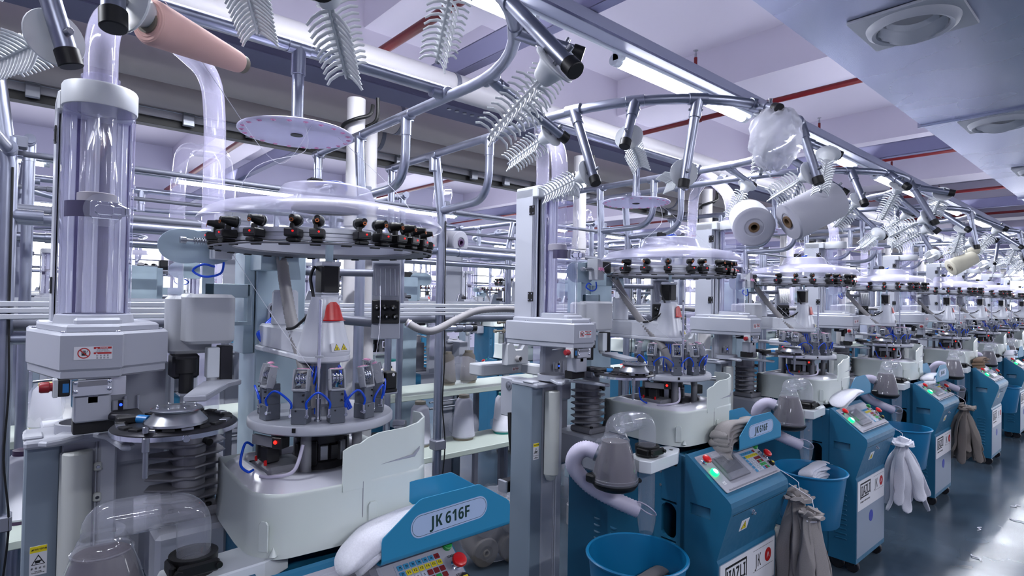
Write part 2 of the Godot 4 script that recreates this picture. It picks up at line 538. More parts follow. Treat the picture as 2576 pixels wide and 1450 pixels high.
func make_machine(fine: bool) -> Node3D:
	var r := thing("sock_knitting_machine", "", "knitting machine", Vector3.ZERO, 0.0, "sock knitting machines in the front row")
	# blue stand
	var b := MB.new()
	b.box(Vector3(.0, .48, -.14), Vector3(.38, .72, .50), .008)
	part(r, "stand", b, M.blue_paint)
	var f := MB.new()
	f.box(Vector3(-.215, .455, .221), Vector3(.034, .75, .022), .004)
	for z in [[.10, .131], [.195, .232]]:
		f.box(Vector3(-.222, .455, (z[0] + z[1]) * .5), Vector3(.02, .75, z[1] - z[0]), .002)
	f.box(Vector3(-.222, .74, .163), Vector3(.02, .18, .066), .001)
	f.box(Vector3(-.222, .29, .163), Vector3(.02, .42, .066), .001)
	for s in [-1, 1]:   # rounded ends of the oblong hole
		for k in 4:
			var a0 := PI * .5 * k / 4.0; var a1 := PI * .5 * (k + 1) / 4.0
			for m in [-1.0, 1.0]:
				var c := Vector2(.163, .575 + s * .033)
				f.prism([Vector2(c.x + m * .034 * cos(a0), c.y + s * .034 * sin(a0)), Vector2(c.x + m * .034 * cos(a1), c.y + s * .034 * sin(a1)), Vector2(c.x + m * .0345, c.y + s * .0345)], -.2315, -.2125, Transform3D(Basis(Vector3(0, 0, 1), Vector3.UP, Vector3(1, 0, 0)), Vector3.ZERO))
	f.box(Vector3(-.204, .455, .105), Vector3(.05, .75, .016), .004)
	f.box(Vector3(.2, .455, .17), Vector3(.02, .75, .12), .004)
	part(r, "front_flange", f, M.blue_paint)
	part(r, "flange_hole", MB.new().cyl(Vector3(-.2325, .79, .19), Vector3(-.229, .79, .19), .008, -1, 14, 0), M.black)
	if fine:
		for c in [[-.214, 0.0], [-.127, -.012], [-.041, -.024]]:
			for k in 6:
				var g := []
				for i in 5:
					var row := []
					for j in 9:
						var u := -1.0 + j * .25; var w := i / 4.0
						row.append(Vector3(-.189 - .007 * sin(w * PI * .7) * sqrt(maxf(0, 1 - u * u)), .462 + c[1] - k * .028 - .011 * w * sqrt(maxf(0, 1 - u * u)), c[0] + u * .019))
					g.append(row)
				part(r, "louver", MB.new().grid(g, false, true), M.blue_paint)
		var bt := MB.new()
		for y in [.70, .75, .79]: bt.cyl(Vector3(-.2325, y, .128), Vector3(-.236, y, .128), .005, -1, 8)
		part(r, "screws", bt, M.steel)
	for x in [-.16, .16]:
		for z in [-.34, .10]:
			var c := MB.new()
			c.cyl(Vector3(x, 0, z), Vector3(x, .018, z), .032, -1, 16)
			c.cyl(Vector3(x, .018, z), Vector3(x, .125, z), .012, -1, 10)
			part(r, "levelling_foot", c, M.dark_steel)

	# white plastic cover: a skirt with rounded front corners and a sloping top inside it
	var pl := []
	pl.append_array([Vector2(.205, -.185), Vector2(-.19, -.185), Vector2(-.200, -.10), Vector2(-.207, .05)])
	for k in 7:
		var a := deg_to_rad(180.0 - 15.0 * k)
		pl.append(Vector2(-.127 + cos(a) * .080, .110 + sin(a) * .085))
	pl.append_array([Vector2(-.06, .201), Vector2(.06, .206)])
	for k in 7:
		var a := deg_to_rad(90.0 - 15.0 * k)
		pl.append(Vector2(.125 + cos(a) * .085, .122 + sin(a) * .082))
	var rows := []
	var rowi := []
	for y in [.845, .86, .90, .966, .972, .975]:
		var row := []
		for p in pl:
			var q: Vector2 = p * (1.0 + .035 * clampf((.90 - y) / .055, 0, 1))
			if y == .975: q = p * .985
			row.append(Vector3(q.x, y, q.y))
		rows.append(row)
	var sk := MB.new().grid(rows, true, false)
	for y in [.975, .968, .945]:
		var row := []
		for p in pl: row.append(Vector3(p.x * (.985 if y == .975 else .968), y, p.y * (.985 if y == .975 else .968)))
		rowi.append(row)
	sk.grid(rowi, true, false)
	part(r, "cover_skirt", sk, M.cover_white)
	# sloping top from the skirt to the round opening
	var top := []
	for s in 6:
		var row := []
		for p in pl:
			var d := Vector2(p.x, p.y + .04).normalized()
			var o := Vector2(0, -.04) + d * .162
			var w: float = s / 5.0
			var q: Vector2 = (Vector2(p) * .968).lerp(o, w)
			row.append(Vector3(q.x, lerpf(.952, .985, sin(w * PI * .5)) , q.y))
		top.append(row)
	var last := []
	for p in top[5]: last.append(p - Vector3(0, .02, 0))
	top.append(last)
	part(r, "cover_top", MB.new().grid(top, true, false), M.cover_inner)
	part(r, "screw_dimple", MB.new().lathe(V2([.001, -.006, .009, 0, .006, .006, 0, .018]), 12, at(-.178, .855, .192)), M.cover_white)
	for x in [-.19, .035]:
		var hk := MB.new()
		hk.prism(V2([-.011, 0, .011, 0, .011, .055, .006, .062, -.006, .062, -.011, .055]), 0, .004, at(x + (.0 if x > 0 else -.001), .862, .206 if x > 0 else .175) * turned(Vector3.UP, 0.0 if x > 0 else -55.0), .001)
		part(r, "cover_clip", hk, M.cover_white)
	# raised guard at the right front
	var gp := [[-.036, .2085, .985], [-.036, .2085, 1.047], [-.026, .2085, 1.052], [-.012, .2085, 1.057], [.004, .2088, 1.058], [.022, .209, 1.068], [.05, .2085, 1.076], [.12, .2065, 1.078], [.16, .200, 1.084], [.19, .178, 1.090], [.205, .14, 1.092], [.207, .10, 1.09]]
	for s in 2:
		pass
	var go := []; var gi := []
	for s in 2:
		var row := []; var row2 := []
		for p in gp:
			var n := Vector3(0, 0, 1) if p[0] < .12 else Vector3(sin(clampf((p[0] - .12) / .085, 0, 1) * PI * .5), 0, cos(clampf((p[0] - .12) / .085, 0, 1) * PI * .5))
			var y: float = .958 if s == 0 else p[2]
			row.append(Vector3(p[0], y, p[1] - .004)); row2.append(Vector3(p[0], y, p[1] - .004) - n * .005)
		go.append(row); gi.append(row2)
	var gm := MB.new().grid(go, false, true).grid(gi, false, false)
	gm.grid([go[1], gi[1]], false, false)
	gm.flat(go[0][0], go[1][0], gi[1][0], gi[0][0], Vector3.LEFT)
	part(r, "raised_guard", gm, M.cover_white)
	part(r, "cover_seam", MB.new().box(Vector3(.012, .91, .2035), Vector3(.0012, .125, .003), 0), M.cast_grey)
	part(r, "guard_recess", MB.new().prism(V2([.055, 1.003, .14, 1.012, .158, 1.028, .158, 1.022, .145, 1.006]), .2015, .2055, Transform3D(), .001), M.silver_paint)

	# cast inside, ring plate and drum
	b = MB.new()
	b.lathe(V2([0, .95, .16, .95, .16, .962, .10, .968, 0, .970]), 32, at(0, 0, -.04))
	b.box(Vector3(-.105, .98, .02), Vector3(.09, .035, .10), .006)
	b.box(Vector3(.11, .975, .02), Vector3(.08, .03, .09), .006)
	part(r, "bed_casting", b, M.cast_grey)
	for a in [-42.0, 28.0, 100.0, 190.0, 250.0]:
		var p := turned(Vector3.UP, a) * Vector3(0, 0, .105)
		part(r, "bed_pillar", MB.new().lathe(V2([0, .955, .019, .955, .013, .985, .012, 1.06, .017, 1.074, 0, 1.074]), 14, at(p.x, 0, p.z)), M.cast_grey)
	b = MB.new().lathe(V2([0, .965, .058, .965, .058, .985, .052, .988, .052, 1.03, .06, 1.032, .06, 1.07, 0, 1.07]), 32)
	part(r, "needle_cylinder", b, M.dark_steel)
	for k in 16:
		part(r, "cam_block", MB.new().box(Vector3(0, 1.01, .060), Vector3(.018, .034 + .012 * (k % 3), .012), .001, turned(Vector3.UP, k * 22.5 + 5)), M.steel if k % 2 else M.dark_steel)
	b = MB.new().lathe(V2([.05, 1.074, .166, 1.074, .172, 1.078, .172, 1.093, .169, 1.097, .05, 1.097, .05, 1.074]), 64)
	part(r, "ring_plate", b, M.silver_paint)
	part(r, "ring_notch", MB.new().box(Vector3(0, 1.089, .1715), Vector3(.008, .010, .003), .0, turned(Vector3.UP, -43)), M.black)
	b = MB.new().box(Vector3(0, 1.058, .155), Vector3(.026, .026, .03), .002, turned(Vector3.UP, -57))
	part(r, "sensor_box", b, M.black)
	part(r, "red_indicator", MB.new().lathe(V2([.0042, 0, .0036, .002, 0, .003]), 12, turned(Vector3.UP, -57) * at(-.003, 1.060, .1702) * turned(Vector3.RIGHT, 90)), M.led_red_bright)
	part(r, "sensor_rail", MB.new().box(Vector3(-.165, 1.054, .03), Vector3(.010, .022, .09), .001, turned(Vector3.UP, 20) * at(.012, 0, -.04)), M.cast_grey)
	for a in [-100.0, -80.0, 60.0]:
		part(r, "solenoid_pack", MB.new().box(Vector3(0, 1.02, .135), Vector3(.034, .036, .03), .002, turned(Vector3.UP, a)), M.dark)
		part(r, "red_terminal", MB.new().box(Vector3(.012, 1.003, .152), Vector3(.006, .012, .006), .001, turned(Vector3.UP, a)), M.red)
	part(r, "drain_hose", MB.new().tube(curve(V3([-.09, 1.05, .11, -.115, 1.0, .125, -.15, .985, .09, -.165, .982, .06])), .004, 8), M.hose_white)
	part(r, "blue_side_hose", MB.new().tube(curve(V3([-.155, 1.03, -.03, -.175, 1.04, -.02, -.19, 1.0, 0, -.18, .985, .02, -.165, .984, .01])), .003, 8), M.blue_hose)
	part(r, "latch_knob", MB.new().cyl(Vector3(.145, 1.066, .10), Vector3(.165, 1.066, .125), .010, -1, 14), M.steel)

	for a in FINGERS: finger_block(r, a, fine)
	for k in FINGERS.size() - 1:
		if FINGERS[k + 1] - FINGERS[k] < 45: loop_hose(r, FINGERS[k], FINGERS[k + 1])
	# hub under the head with its bundle of air hoses
	b = MB.new().lathe(V2([0, 1.097, .05, 1.097, .05, 1.118, .036, 1.122, .030, 1.16, .036, 1.19, .042, 1.232, 0, 1.232]), 28)
	part(r, "dial_hub", b, M.steel)
	for k in 8:
		var a := -75.0 + k * 12.0 if k < 4 else 5.0 + k * 8.0
		var o := turned(Vector3.UP, a)
		part(r, "hub_hose", MB.new().tube(curve([o * Vector3(0, 1.228, .032), o * Vector3(.004, 1.19, .046), o * Vector3(-.004, 1.15, .052), o * Vector3(.003, 1.105, .07)], 5), .0024, 6), M.blue_hose)

	# dial head: cast cone with a stepper motor on top and an arm to the column
	b = MB.new().lathe(V2([0, 1.224, .060, 1.224, .064, 1.228, .064, 1.238, .062, 1.2395, .0625, 1.241, .064, 1.246, .064, 1.254, .059, 1.272, .052, 1.300, .043, 1.335, .036, 1.366, .033, 1.380, .033, 1.384, 0, 1.384]), 40)
	part(r, "dial_head", b, M.head_paint)
	b = MB.new()
	var al := [[-.09, .030], [-.15, .036], [-.22, .040], [-.30, .040]]
	b.prism(rrect(-.052, -.36, .046, .0, .03), -1.302, -1.236, Transform3D(Basis(Vector3(1, 0, 0), Vector3(0, 0, 1), Vector3(0, -1, 0)), Vector3.ZERO), .006)
	b.prism(rrect(-.06, -.37, .054, .01, .03), -1.24, -1.226, Transform3D(Basis(Vector3(1, 0, 0), Vector3(0, 0, 1), Vector3(0, -1, 0)), Vector3.ZERO), .003)
	b.cyl(Vector3(-.01, 1.30, -.25), Vector3(-.01, 1.40, -.25), .036, .034, 24, .006)
	part(r, "head_arm", b, M.head_paint)
	# red shield and the yellow warning label on the front of the cone
	var g := []
	for i in 6:
		var y := lerpf(1.328, 1.372, i / 5.0)
		var rad := lerpf(.0450, .0345, (y - 1.335) / .045) + .0035
		var half: float = [21.0, 19.0, 18.0, 17.0, 15.0, 7.0][i]
		var row := []
		for j in 7:
			var a := deg_to_rad(6.0 + half * (-1.0 + j / 3.0) * 1.6)
			row.append(Vector3(sin(a) * rad, y, cos(a) * rad + .002))
		g.append(row)
	var gm2 := MB.new().grid(g, false, false)
	var ft := []
	for p in g[0]: ft.append(p * Vector3(1.12, 1, 1.12) - Vector3(0, .002, 0))
	gm2.grid([ft, g[0]], false, false)
	part(r, "red_shield", gm2, M.red)
	var lx := turned(Vector3.UP, 14) * at(0, 1.262, .0625) * turned(Vector3.RIGHT, -12)
	var st := part(r, "warning_label", MB.new().prism(rrect(-.026, -.0105, .026, .0105, .002), 0, .0012, lx), M.sticker)
	if fine:
		for x in [-.0105, .0105]:
			part(st, "warning_triangle", MB.new().prism(V2([x - .0092, -.0078, x + .0092, -.0078, x, .0086]), .0010, .0016, lx), M.print_black)
			part(st, "warning_triangle", MB.new().prism(V2([x - .0076, -.0068, x + .0076, -.0068, x, .0066]), .0015, .0020, lx), M.yellow)
			part(st, "warning_sign", MB.new().prism(V2([x - .003, -.0050, x + .003, -.0050, x + .003, -.0034, x - .003, -.0034]), .0019, .0023, lx).prism(V2([x - .002, -.0018, x + .002, -.0018, x + .003, -.0004, x - .002, -.0004]), .0019, .0023, lx), M.print_black)
	# stepper motor
	b = MB.new().box(Vector3(.010, 1.386, -.010), Vector3(.056, .006, .056), .001)
	b.box(Vector3(.010, 1.466, -.010), Vector3(.048, .014, .048), .003)
	b.box(Vector3(.010, 1.392, -.010), Vector3(.048, .008, .048), .003)
	part(r, "motor_flange", b, M.aluminium)
	part(r, "head_motor", MB.new().prism(V2([-.024, -.018, -.018, -.024, .018, -.024, .024, -.018, .024, .018, .018, .024, -.018, .024, -.024, .018]), 1.396, 1.460, Transform3D(Basis(Vector3(1, 0, 0), Vector3(0, 0, -1), Vector3(0, 1, 0)), Vector3(.010, 0, -.010)), .001), M.black)
	part(r, "motor_label", MB.new().box(Vector3(.022, 1.468, .0142), Vector3(.024, .010, .0006), 0), M.sticker)
	part(r, "head_cable", MB.new().tube(curve(V3([-.016, 1.46, -.03, -.03, 1.43, -.02, -.03, 1.36, .0, -.05, 1.31, -.05, -.06, 1.30, -.09])), .004, 8), M.dark)
	# strut from the motor up to the sensor ring, and the slim guide rod
	b = MB.new().box(Vector3(.012, 1.505, -.005), Vector3(.018, .07, .004), .001)
	b.box(Vector3(.002, 1.505, .0), Vector3(.003, .07, .012), .001)
	part(r, "motor_strut", b, M.galvanised)
	b = MB.new().cyl(Vector3(-.053, 1.10, .101), Vector3(-.053, 1.378, .101), .0042, -1, 12)
	b.cyl(Vector3(-.053, 1.10, .101), Vector3(-.053, 1.15, .101), .0062, -1, 12).cyl(Vector3(-.053, 1.097, .101), Vector3(-.053, 1.103, .101), .009, -1, 12)
	part(r, "guide_rod", b, M.chrome)
	part(r, "guide_rod_ring", MB.new().lathe(V2([.004, 1.243, .010, 1.244, .010, 1.248, .004, 1.249]), 14, at(-.053, 0, .101)), M.silver_paint)

	# rear column with brackets
	b = MB.new().box(Vector3(.028, 1.02, -.47), Vector3(.146, .99, .16), .003)
	part(r, "rear_column", b, M.galvanised)
	b = MB.new().box(Vector3(-.062, 1.36, -.45), Vector3(.03, .30, .10), .002)
	part(r, "column_side_box", b, M.galvanised)
	b = MB.new()
	annulus(b, .013, .019, 0, .006, at(.006, 1.345, -.39), 20)
	b.box(Vector3(-.010, 1.305, -.387), Vector3(.006, .08, .006), .001).box(Vector3(.022, 1.305, -.387), Vector3(.006, .08, .006), .001)
	part(r, "cable_port_rim", b, M.silver_paint)
	b = MB.new().cyl(Vector3(.006, 1.345, -.3905), Vector3(.006, 1.345, -.386), .0135, -1, 20, 0)
	b.box(Vector3(.006, 1.305, -.388), Vector3(.027, .08, .005), 0)
	part(r, "cable_port", b, M.black)
	for k in 3:
		part(r, "cable_loop", MB.new().tube(curve(V3([.006, 1.32, -.385, -.03, 1.30 - k * .006, -.35, -.05 - k * .004, 1.27, -.33, -.03, 1.235 - k * .004, -.31, -.02, 1.225, -.27])), .004, 8), M.blue_hose)
	part(r, "cable_black", MB.new().tube(curve(V3([.02, 1.29, -.385, .0, 1.25, -.36, .05, 1.24, -.34, .06, 1.30, -.35])), .004, 8), M.dark)
	# angled bracket of the ring and the left galvanised plate
	b = MB.new().box(Vector3(-.04, 1.485, -.34), Vector3(.05, .06, .10), .002).box(Vector3(.0, 1.515, -.30), Vector3(.10, .004, .10), .001)
	b.prism(V2([-.03, 0, .03, 0, .02, .07, -.035, .08]), 0, .003, at(.01, 1.43, -.27))
	part(r, "ring_bracket", b, M.galvanised)
	b = MB.new()
	b.box(Vector3(-.145, 1.395, -.31), Vector3(.115, .038, .004), .001)
	b.box(Vector3(-.195, 1.42, -.31), Vector3(.03, .12, .004), .001).box(Vector3(-.088, 1.36, -.31), Vector3(.012, .11, .004), .001).box(Vector3(-.12, 1.305, -.31), Vector3(.075, .012, .004), .001)
	part(r, "side_plate", b, M.galvanised)
	# yarn tensioner on that plate: pale motor block, lobed guard and spring
	b = MB.new().box(Vector3(-.178, 1.545, -.26), Vector3(.036, .05, .06), .002).box(Vector3(-.180, 1.50, -.25), Vector3(.044, .045, .05), .002)
	part(r, "tensioner_block", b, M.pale_paint)
	part(r, "tensioner_motor", MB.new().box(Vector3(-.128, 1.535, -.26), Vector3(.06, .052, .052), .004), M.dark)
	var lob := []
	for k in 40:
		var a := TAU * k / 40.0
		var c := .052 + .012 * absf(cos(a))
		lob.append(Vector2(cos(a) * (.072 + .02 * absf(cos(a))), sin(a) * c * (.8 + .2 * absf(cos(a)))))
	part(r, "lobed_guard", MB.new().prism(lob, 0, .003, at(-.225, 1.51, -.30), .0005), M.galvanised)
	var spring := []
	for k in 61: spring.append(Vector3(-.245 + .036 * k / 60.0, 1.522 + cos(k * .63) * .008, -.25 + sin(k * .63) * .008))
	part(r, "tension_spring", MB.new().tube(spring, .0012, 5), M.steel)
	part(r, "tension_screw", MB.new().cyl(Vector3(-.268, 1.522, -.25), Vector3(-.20, 1.522, -.25), .0045, -1, 10).cyl(Vector3(-.276, 1.522, -.25), Vector3(-.262, 1.522, -.25), .009, -1, 12), M.steel)
	for x in [-.19, -.172]:
		part(r, "eyelet_post", MB.new().box(Vector3(x, 1.525, -.222), Vector3(.012, .012, .008), .001).cyl(Vector3(x, 1.519, -.218), Vector3(x, 1.519, -.214), .004, -1, 10), M.pink)
	part(r, "tensioner_hose", MB.new().tube(curve(V3([-.17, 1.47, -.26, -.18, 1.44, -.25, -.22, 1.43, -.24, -.245, 1.445, -.25, -.22, 1.462, -.26, -.19, 1.458, -.27])), .003, 7), M.blue_hose)

	# ribbed suction hose from the ring down to the needle bed
	var hp := curve(V3([-.008, 1.535, -.31, -.010, 1.49, -.285, -.021, 1.41, -.221, -.034, 1.31, -.125, -.041, 1.236, -.038, -.048, 1.19, .01]), 12)
	var rad := []
	var fp := curve(hp, 3)
	for k in fp.size(): rad.append(.0155 + (.0008 if k % 4 < 2 else -.0008))
	part(r, "suction_hose", MB.new().tube(fp, rad, 14), M.hose_grey)
	part(r, "hose_nozzle", MB.new().cyl(Vector3(-.048, 1.192, .01), Vector3(-.042, 1.115, .045), .0165, .013, 16), M.hose_grey)

	# sensor ring with red lamps and black yarn nozzles
	b = MB.new().lathe(V2([.215, 1.505, .235, 1.505, .235, 1.512, .231, 1.514, .231, 1.520, .235, 1.522, .235, 1.532, .215, 1.532, .215, 1.505]), 64)
	part(r, "sensor_ring", b, M.aluminium)
	part(r, "ring_tray", MB.new().lathe(V2([.212, 1.500, .262, 1.494, .264, 1.497, .212, 1.504, .212, 1.500]), 64), M.cast_grey)
	for k in 26:
		part(r, "ring_clip", MB.new().box(Vector3(0, 1.494, .258), Vector3(.022, .005, .008), .001, turned(Vector3.UP, k * 360.0 / 26)), M.black)
	for a in SENSORS:
		var xf := turned(Vector3.UP, a)
		b = MB.new().box(Vector3(0, 1.518, .250), Vector3(.030, .018, .034), .002).box(Vector3(0, 1.503, .25), Vector3(.022, .008, .03), .002)
		b.box(Vector3(-.004, 1.531, .246), Vector3(.008, .014, .012), .001)
		var sn := part(r, "yarn_sensor", b, M.black, xf)
		part(sn, "sensor_window", MB.new().box(Vector3(0, 1.519, .2665), Vector3(.028, .012, .004), .001), M.smoke)
		part(sn, "sensor_lamp", MB.new().cyl(Vector3(.004, 1.520, .268), Vector3(.004, 1.520, .2695), .0018, -1, 10, 0), M.led_red)
		var nz := MB.new().lathe(V2([0, 0, .011, 0, .012, .003, .0125, .012, .011, .014, .010, .024, .0085, .026, .006, .040, .004, .041, 0, .041]), 16, at(0, 1.545, .225) * turned(Vector3.RIGHT, 84))
		part(sn, "yarn_nozzle", nz, M.black)
		part(sn, "copper_tip", MB.new().lathe(V2([.0022, 0, .0045, 0, .004, .0012, .0022, .0012]), 12, at(0, 1.5435, .2655) * turned(Vector3.RIGHT, 84)), M.copper)
		part(sn, "nozzle_collar", MB.new().lathe(V2([.0125, .002, .0135, .002, .0135, .005, .0125, .005]), 16, at(0, 1.545, .225) * turned(Vector3.RIGHT, 84)), M.steel)
	# clear plastic dome
	b = MB.new().lathe(V2([.285, 1.556, .289, 1.560, .288, 1.565, .272, 1.583, .250, 1.594, .20, 1.604, .15, 1.612, .124, 1.617, .119, 1.624, .109, 1.650, .104, 1.656, .095, 1.658, .03, 1.659]), 72)
	part(r, "clear_dome", b, M.dome)
	b = MB.new()
	for k in 36: b.box(Vector3(0, 1.612, .075), Vector3(.009, .018, .006), 0, turned(Vector3.UP, k * 10))
	b.lathe(V2([.0, 1.60, .085, 1.60, .085, 1.603, .06, 1.62, 0, 1.622]), 36)
	part(r, "dome_fan_vent", b, M.hose_grey)
	part(r, "dome_hose", MB.new().tube(curve(V3([-.03, 1.662, .0, 0, 1.672, .01, .04, 1.675, .0, .06, 1.664, -.02])), .004, 8), M.blue_hose)
	part(r, "dome_knob", MB.new().box(Vector3(-.02, 1.672, -.03), Vector3(.035, .022, .03), .004), M.dark)

	# needle selector box behind on the right: inclined clear lid and six black plungers
	var nx := at(.30, 1.385, -.24) * turned(Vector3.UP, -32)
	b = MB.new().box(Vector3(0, .0, -.03), Vector3(.09, .27, .02), .002).box(Vector3(.0, .12, -.012), Vector3(.085, .03, .03), .002)
	var nb := part(r, "selector_box", b, M.silver_paint, nx)
	part(nb, "selector_lid", MB.new().box(Vector3(0, .05, .008), Vector3(.082, .10, .006), .002, turned(Vector3.RIGHT, -10)), M.smoke_clear)
	for k in 6:
		var px := -.026 + (k % 3) * .025; var py := -.035 - (k / 3) * .028
		part(nb, "plunger", MB.new().lathe(V2([0, 0, .010, 0, .010, .012, .006, .016, .006, .026, .0045, .028, 0, .028]), 14, at(px + (k / 3) * .006, py, -.02) * turned(Vector3.RIGHT, 90)), M.black)
		part(nb, "plunger_tip", MB.new().cyl(Vector3(px + (k / 3) * .006, py, .007), Vector3(px + (k / 3) * .006, py, .010), .0022, -1, 8, 0), M.sticker)
	part(nb, "selector_tray", MB.new().box(Vector3(0, -.048, -.016), Vector3(.086, .075, .012), .003), M.dark)
	for k in 5:
		part(nb, "selector_needle", MB.new().cyl(Vector3(-.03 + k * .015, .005, .006), Vector3(-.034 + k * .015, .09, -.008), .0018, -1, 6, 0), M.steel)
	part(r, "selector_arm", MB.new().cyl(Vector3(.10, 1.46, -.42), Vector3(.28, 1.46, -.28), .012, -1, 14), M.pipe_grey)
	part(r, "selector_arm", MB.new().cyl(Vector3(.10, 1.32, -.42), Vector3(.30, 1.30, -.28), .016, -1, 14), M.pipe_grey)
	# twin black motors at the right of the ring
	for k in 2:
		var c := Vector3(.175 + k * .038, 1.158 - k * .006, -.07 + k * .015)
		b = MB.new().box(c, Vector3(.036, .048, .036), .003).box(c - Vector3(0, .028, 0), Vector3(.038, .010, .038), .002)
		part(r, "selector_motor", b, M.black)
		part(r, "motor_badge", MB.new().cyl(c + Vector3(.006, .016, .0181), c + Vector3(.006, .016, .0186), .0045, -1, 14, 0), M.sticker)
	part(r, "motor_bracket", MB.new().box(Vector3(.195, 1.118, -.065), Vector3(.085, .012, .045), .003).box(Vector3(.19, 1.09, -.06), Vector3(.014, .05, .014), .003), M.silver_paint)
	return r


# ---------------------------------------------------------------- the toe closing unit left of each machine
# safety sticker: red ring with a slash over a hand, two red header bars and four lines of print
func danger_sticker(root: Node3D, xf: Transform3D, w := .064, fine := true):
	var s := w / .064
	var h := .0265 * s
	var st := part(root, "danger_sticker", MB.new().prism(rrect(-w * .5, -h * .5, w * .5, h * .5, .001), 0, .0008, xf), M.sticker)
	var m := MB.new()
	annulus(m, .0088 * s, .0108 * s, .0007, .0012, xf * at(-.0155 * s, 0, 0), 28)
	m.box(Vector3.ZERO, Vector3(.019 * s, .0020 * s, .0008), 0, xf * at(-.0155 * s, 0, .001) * turned(Vector3.BACK, -45))
	m.box(Vector3(.0155 * s, .0100 * s, .0008), Vector3(.030 * s, .0042 * s, .0006), 0, xf)
	m.box(Vector3(.0155 * s, -.0008 * s, .0008), Vector3(.030 * s, .0036 * s, .0006), 0, xf)
	part(st, "red_print", m, M.print_red)
	if not fine: return
	m = MB.new()
	for k in 4: m.box(Vector3((-.019 + k * .0021) * s, .0025 * s, .0008), Vector3(.0012 * s, .006 * s, .0005), 0, xf)
	m.box(Vector3((-.0155) * s, -.0025 * s, .0008), Vector3(.008 * s, .005 * s, .0005), 0, xf)
	m.box(Vector3(-.0105 * s, -.0005 * s, .0008), Vector3(.001 * s, .006 * s, .0005), 0, xf * turned(Vector3.BACK, -25))
	# two rows of small brush-stroke characters
	for row in 2:
		for k in 4:
			var c := Vector3((.0065 + k * .006) * s, (-.0058 - row * .0046) * s, .0008)
			for i in 3: m.box(c + Vector3(0, (i - 1) * .0012 * s, 0), Vector3(.0032 * s, .0004 * s, .0005), 0, xf)
			m.box(c + Vector3(((k + row) % 3 - 1) * .0008 * s, 0, 0), Vector3(.0004 * s, .0034 * s, .0005), 0, xf)
	part(st, "black_print", m, M.print_black)
	text(st, "white_print", "▲ DANGER" if false else "DANGER", .0026 * s, M.sticker, xf * at(.0175 * s, .0100 * s, .0012), 700)
	text(st, "black_print", "DANGEROUS", .0021 * s, M.print_black, xf * at(.0155 * s, .0058 * s, .0009), 400)
	text(st, "black_print", "DO NOT TOUCH", .0021 * s, M.print_black, xf * at(.0155 * s, .0029 * s, .0009), 400)
	m = MB.new()
	for y in [.0100, -.0008]:
		m.prism(V2([.0040 * s, (y - .0014) * s, .0072 * s, (y - .0014) * s, .0056 * s, (y + .0014) * s]), .0010, .0013, xf)
	part(st, "white_print", m, M.sticker)


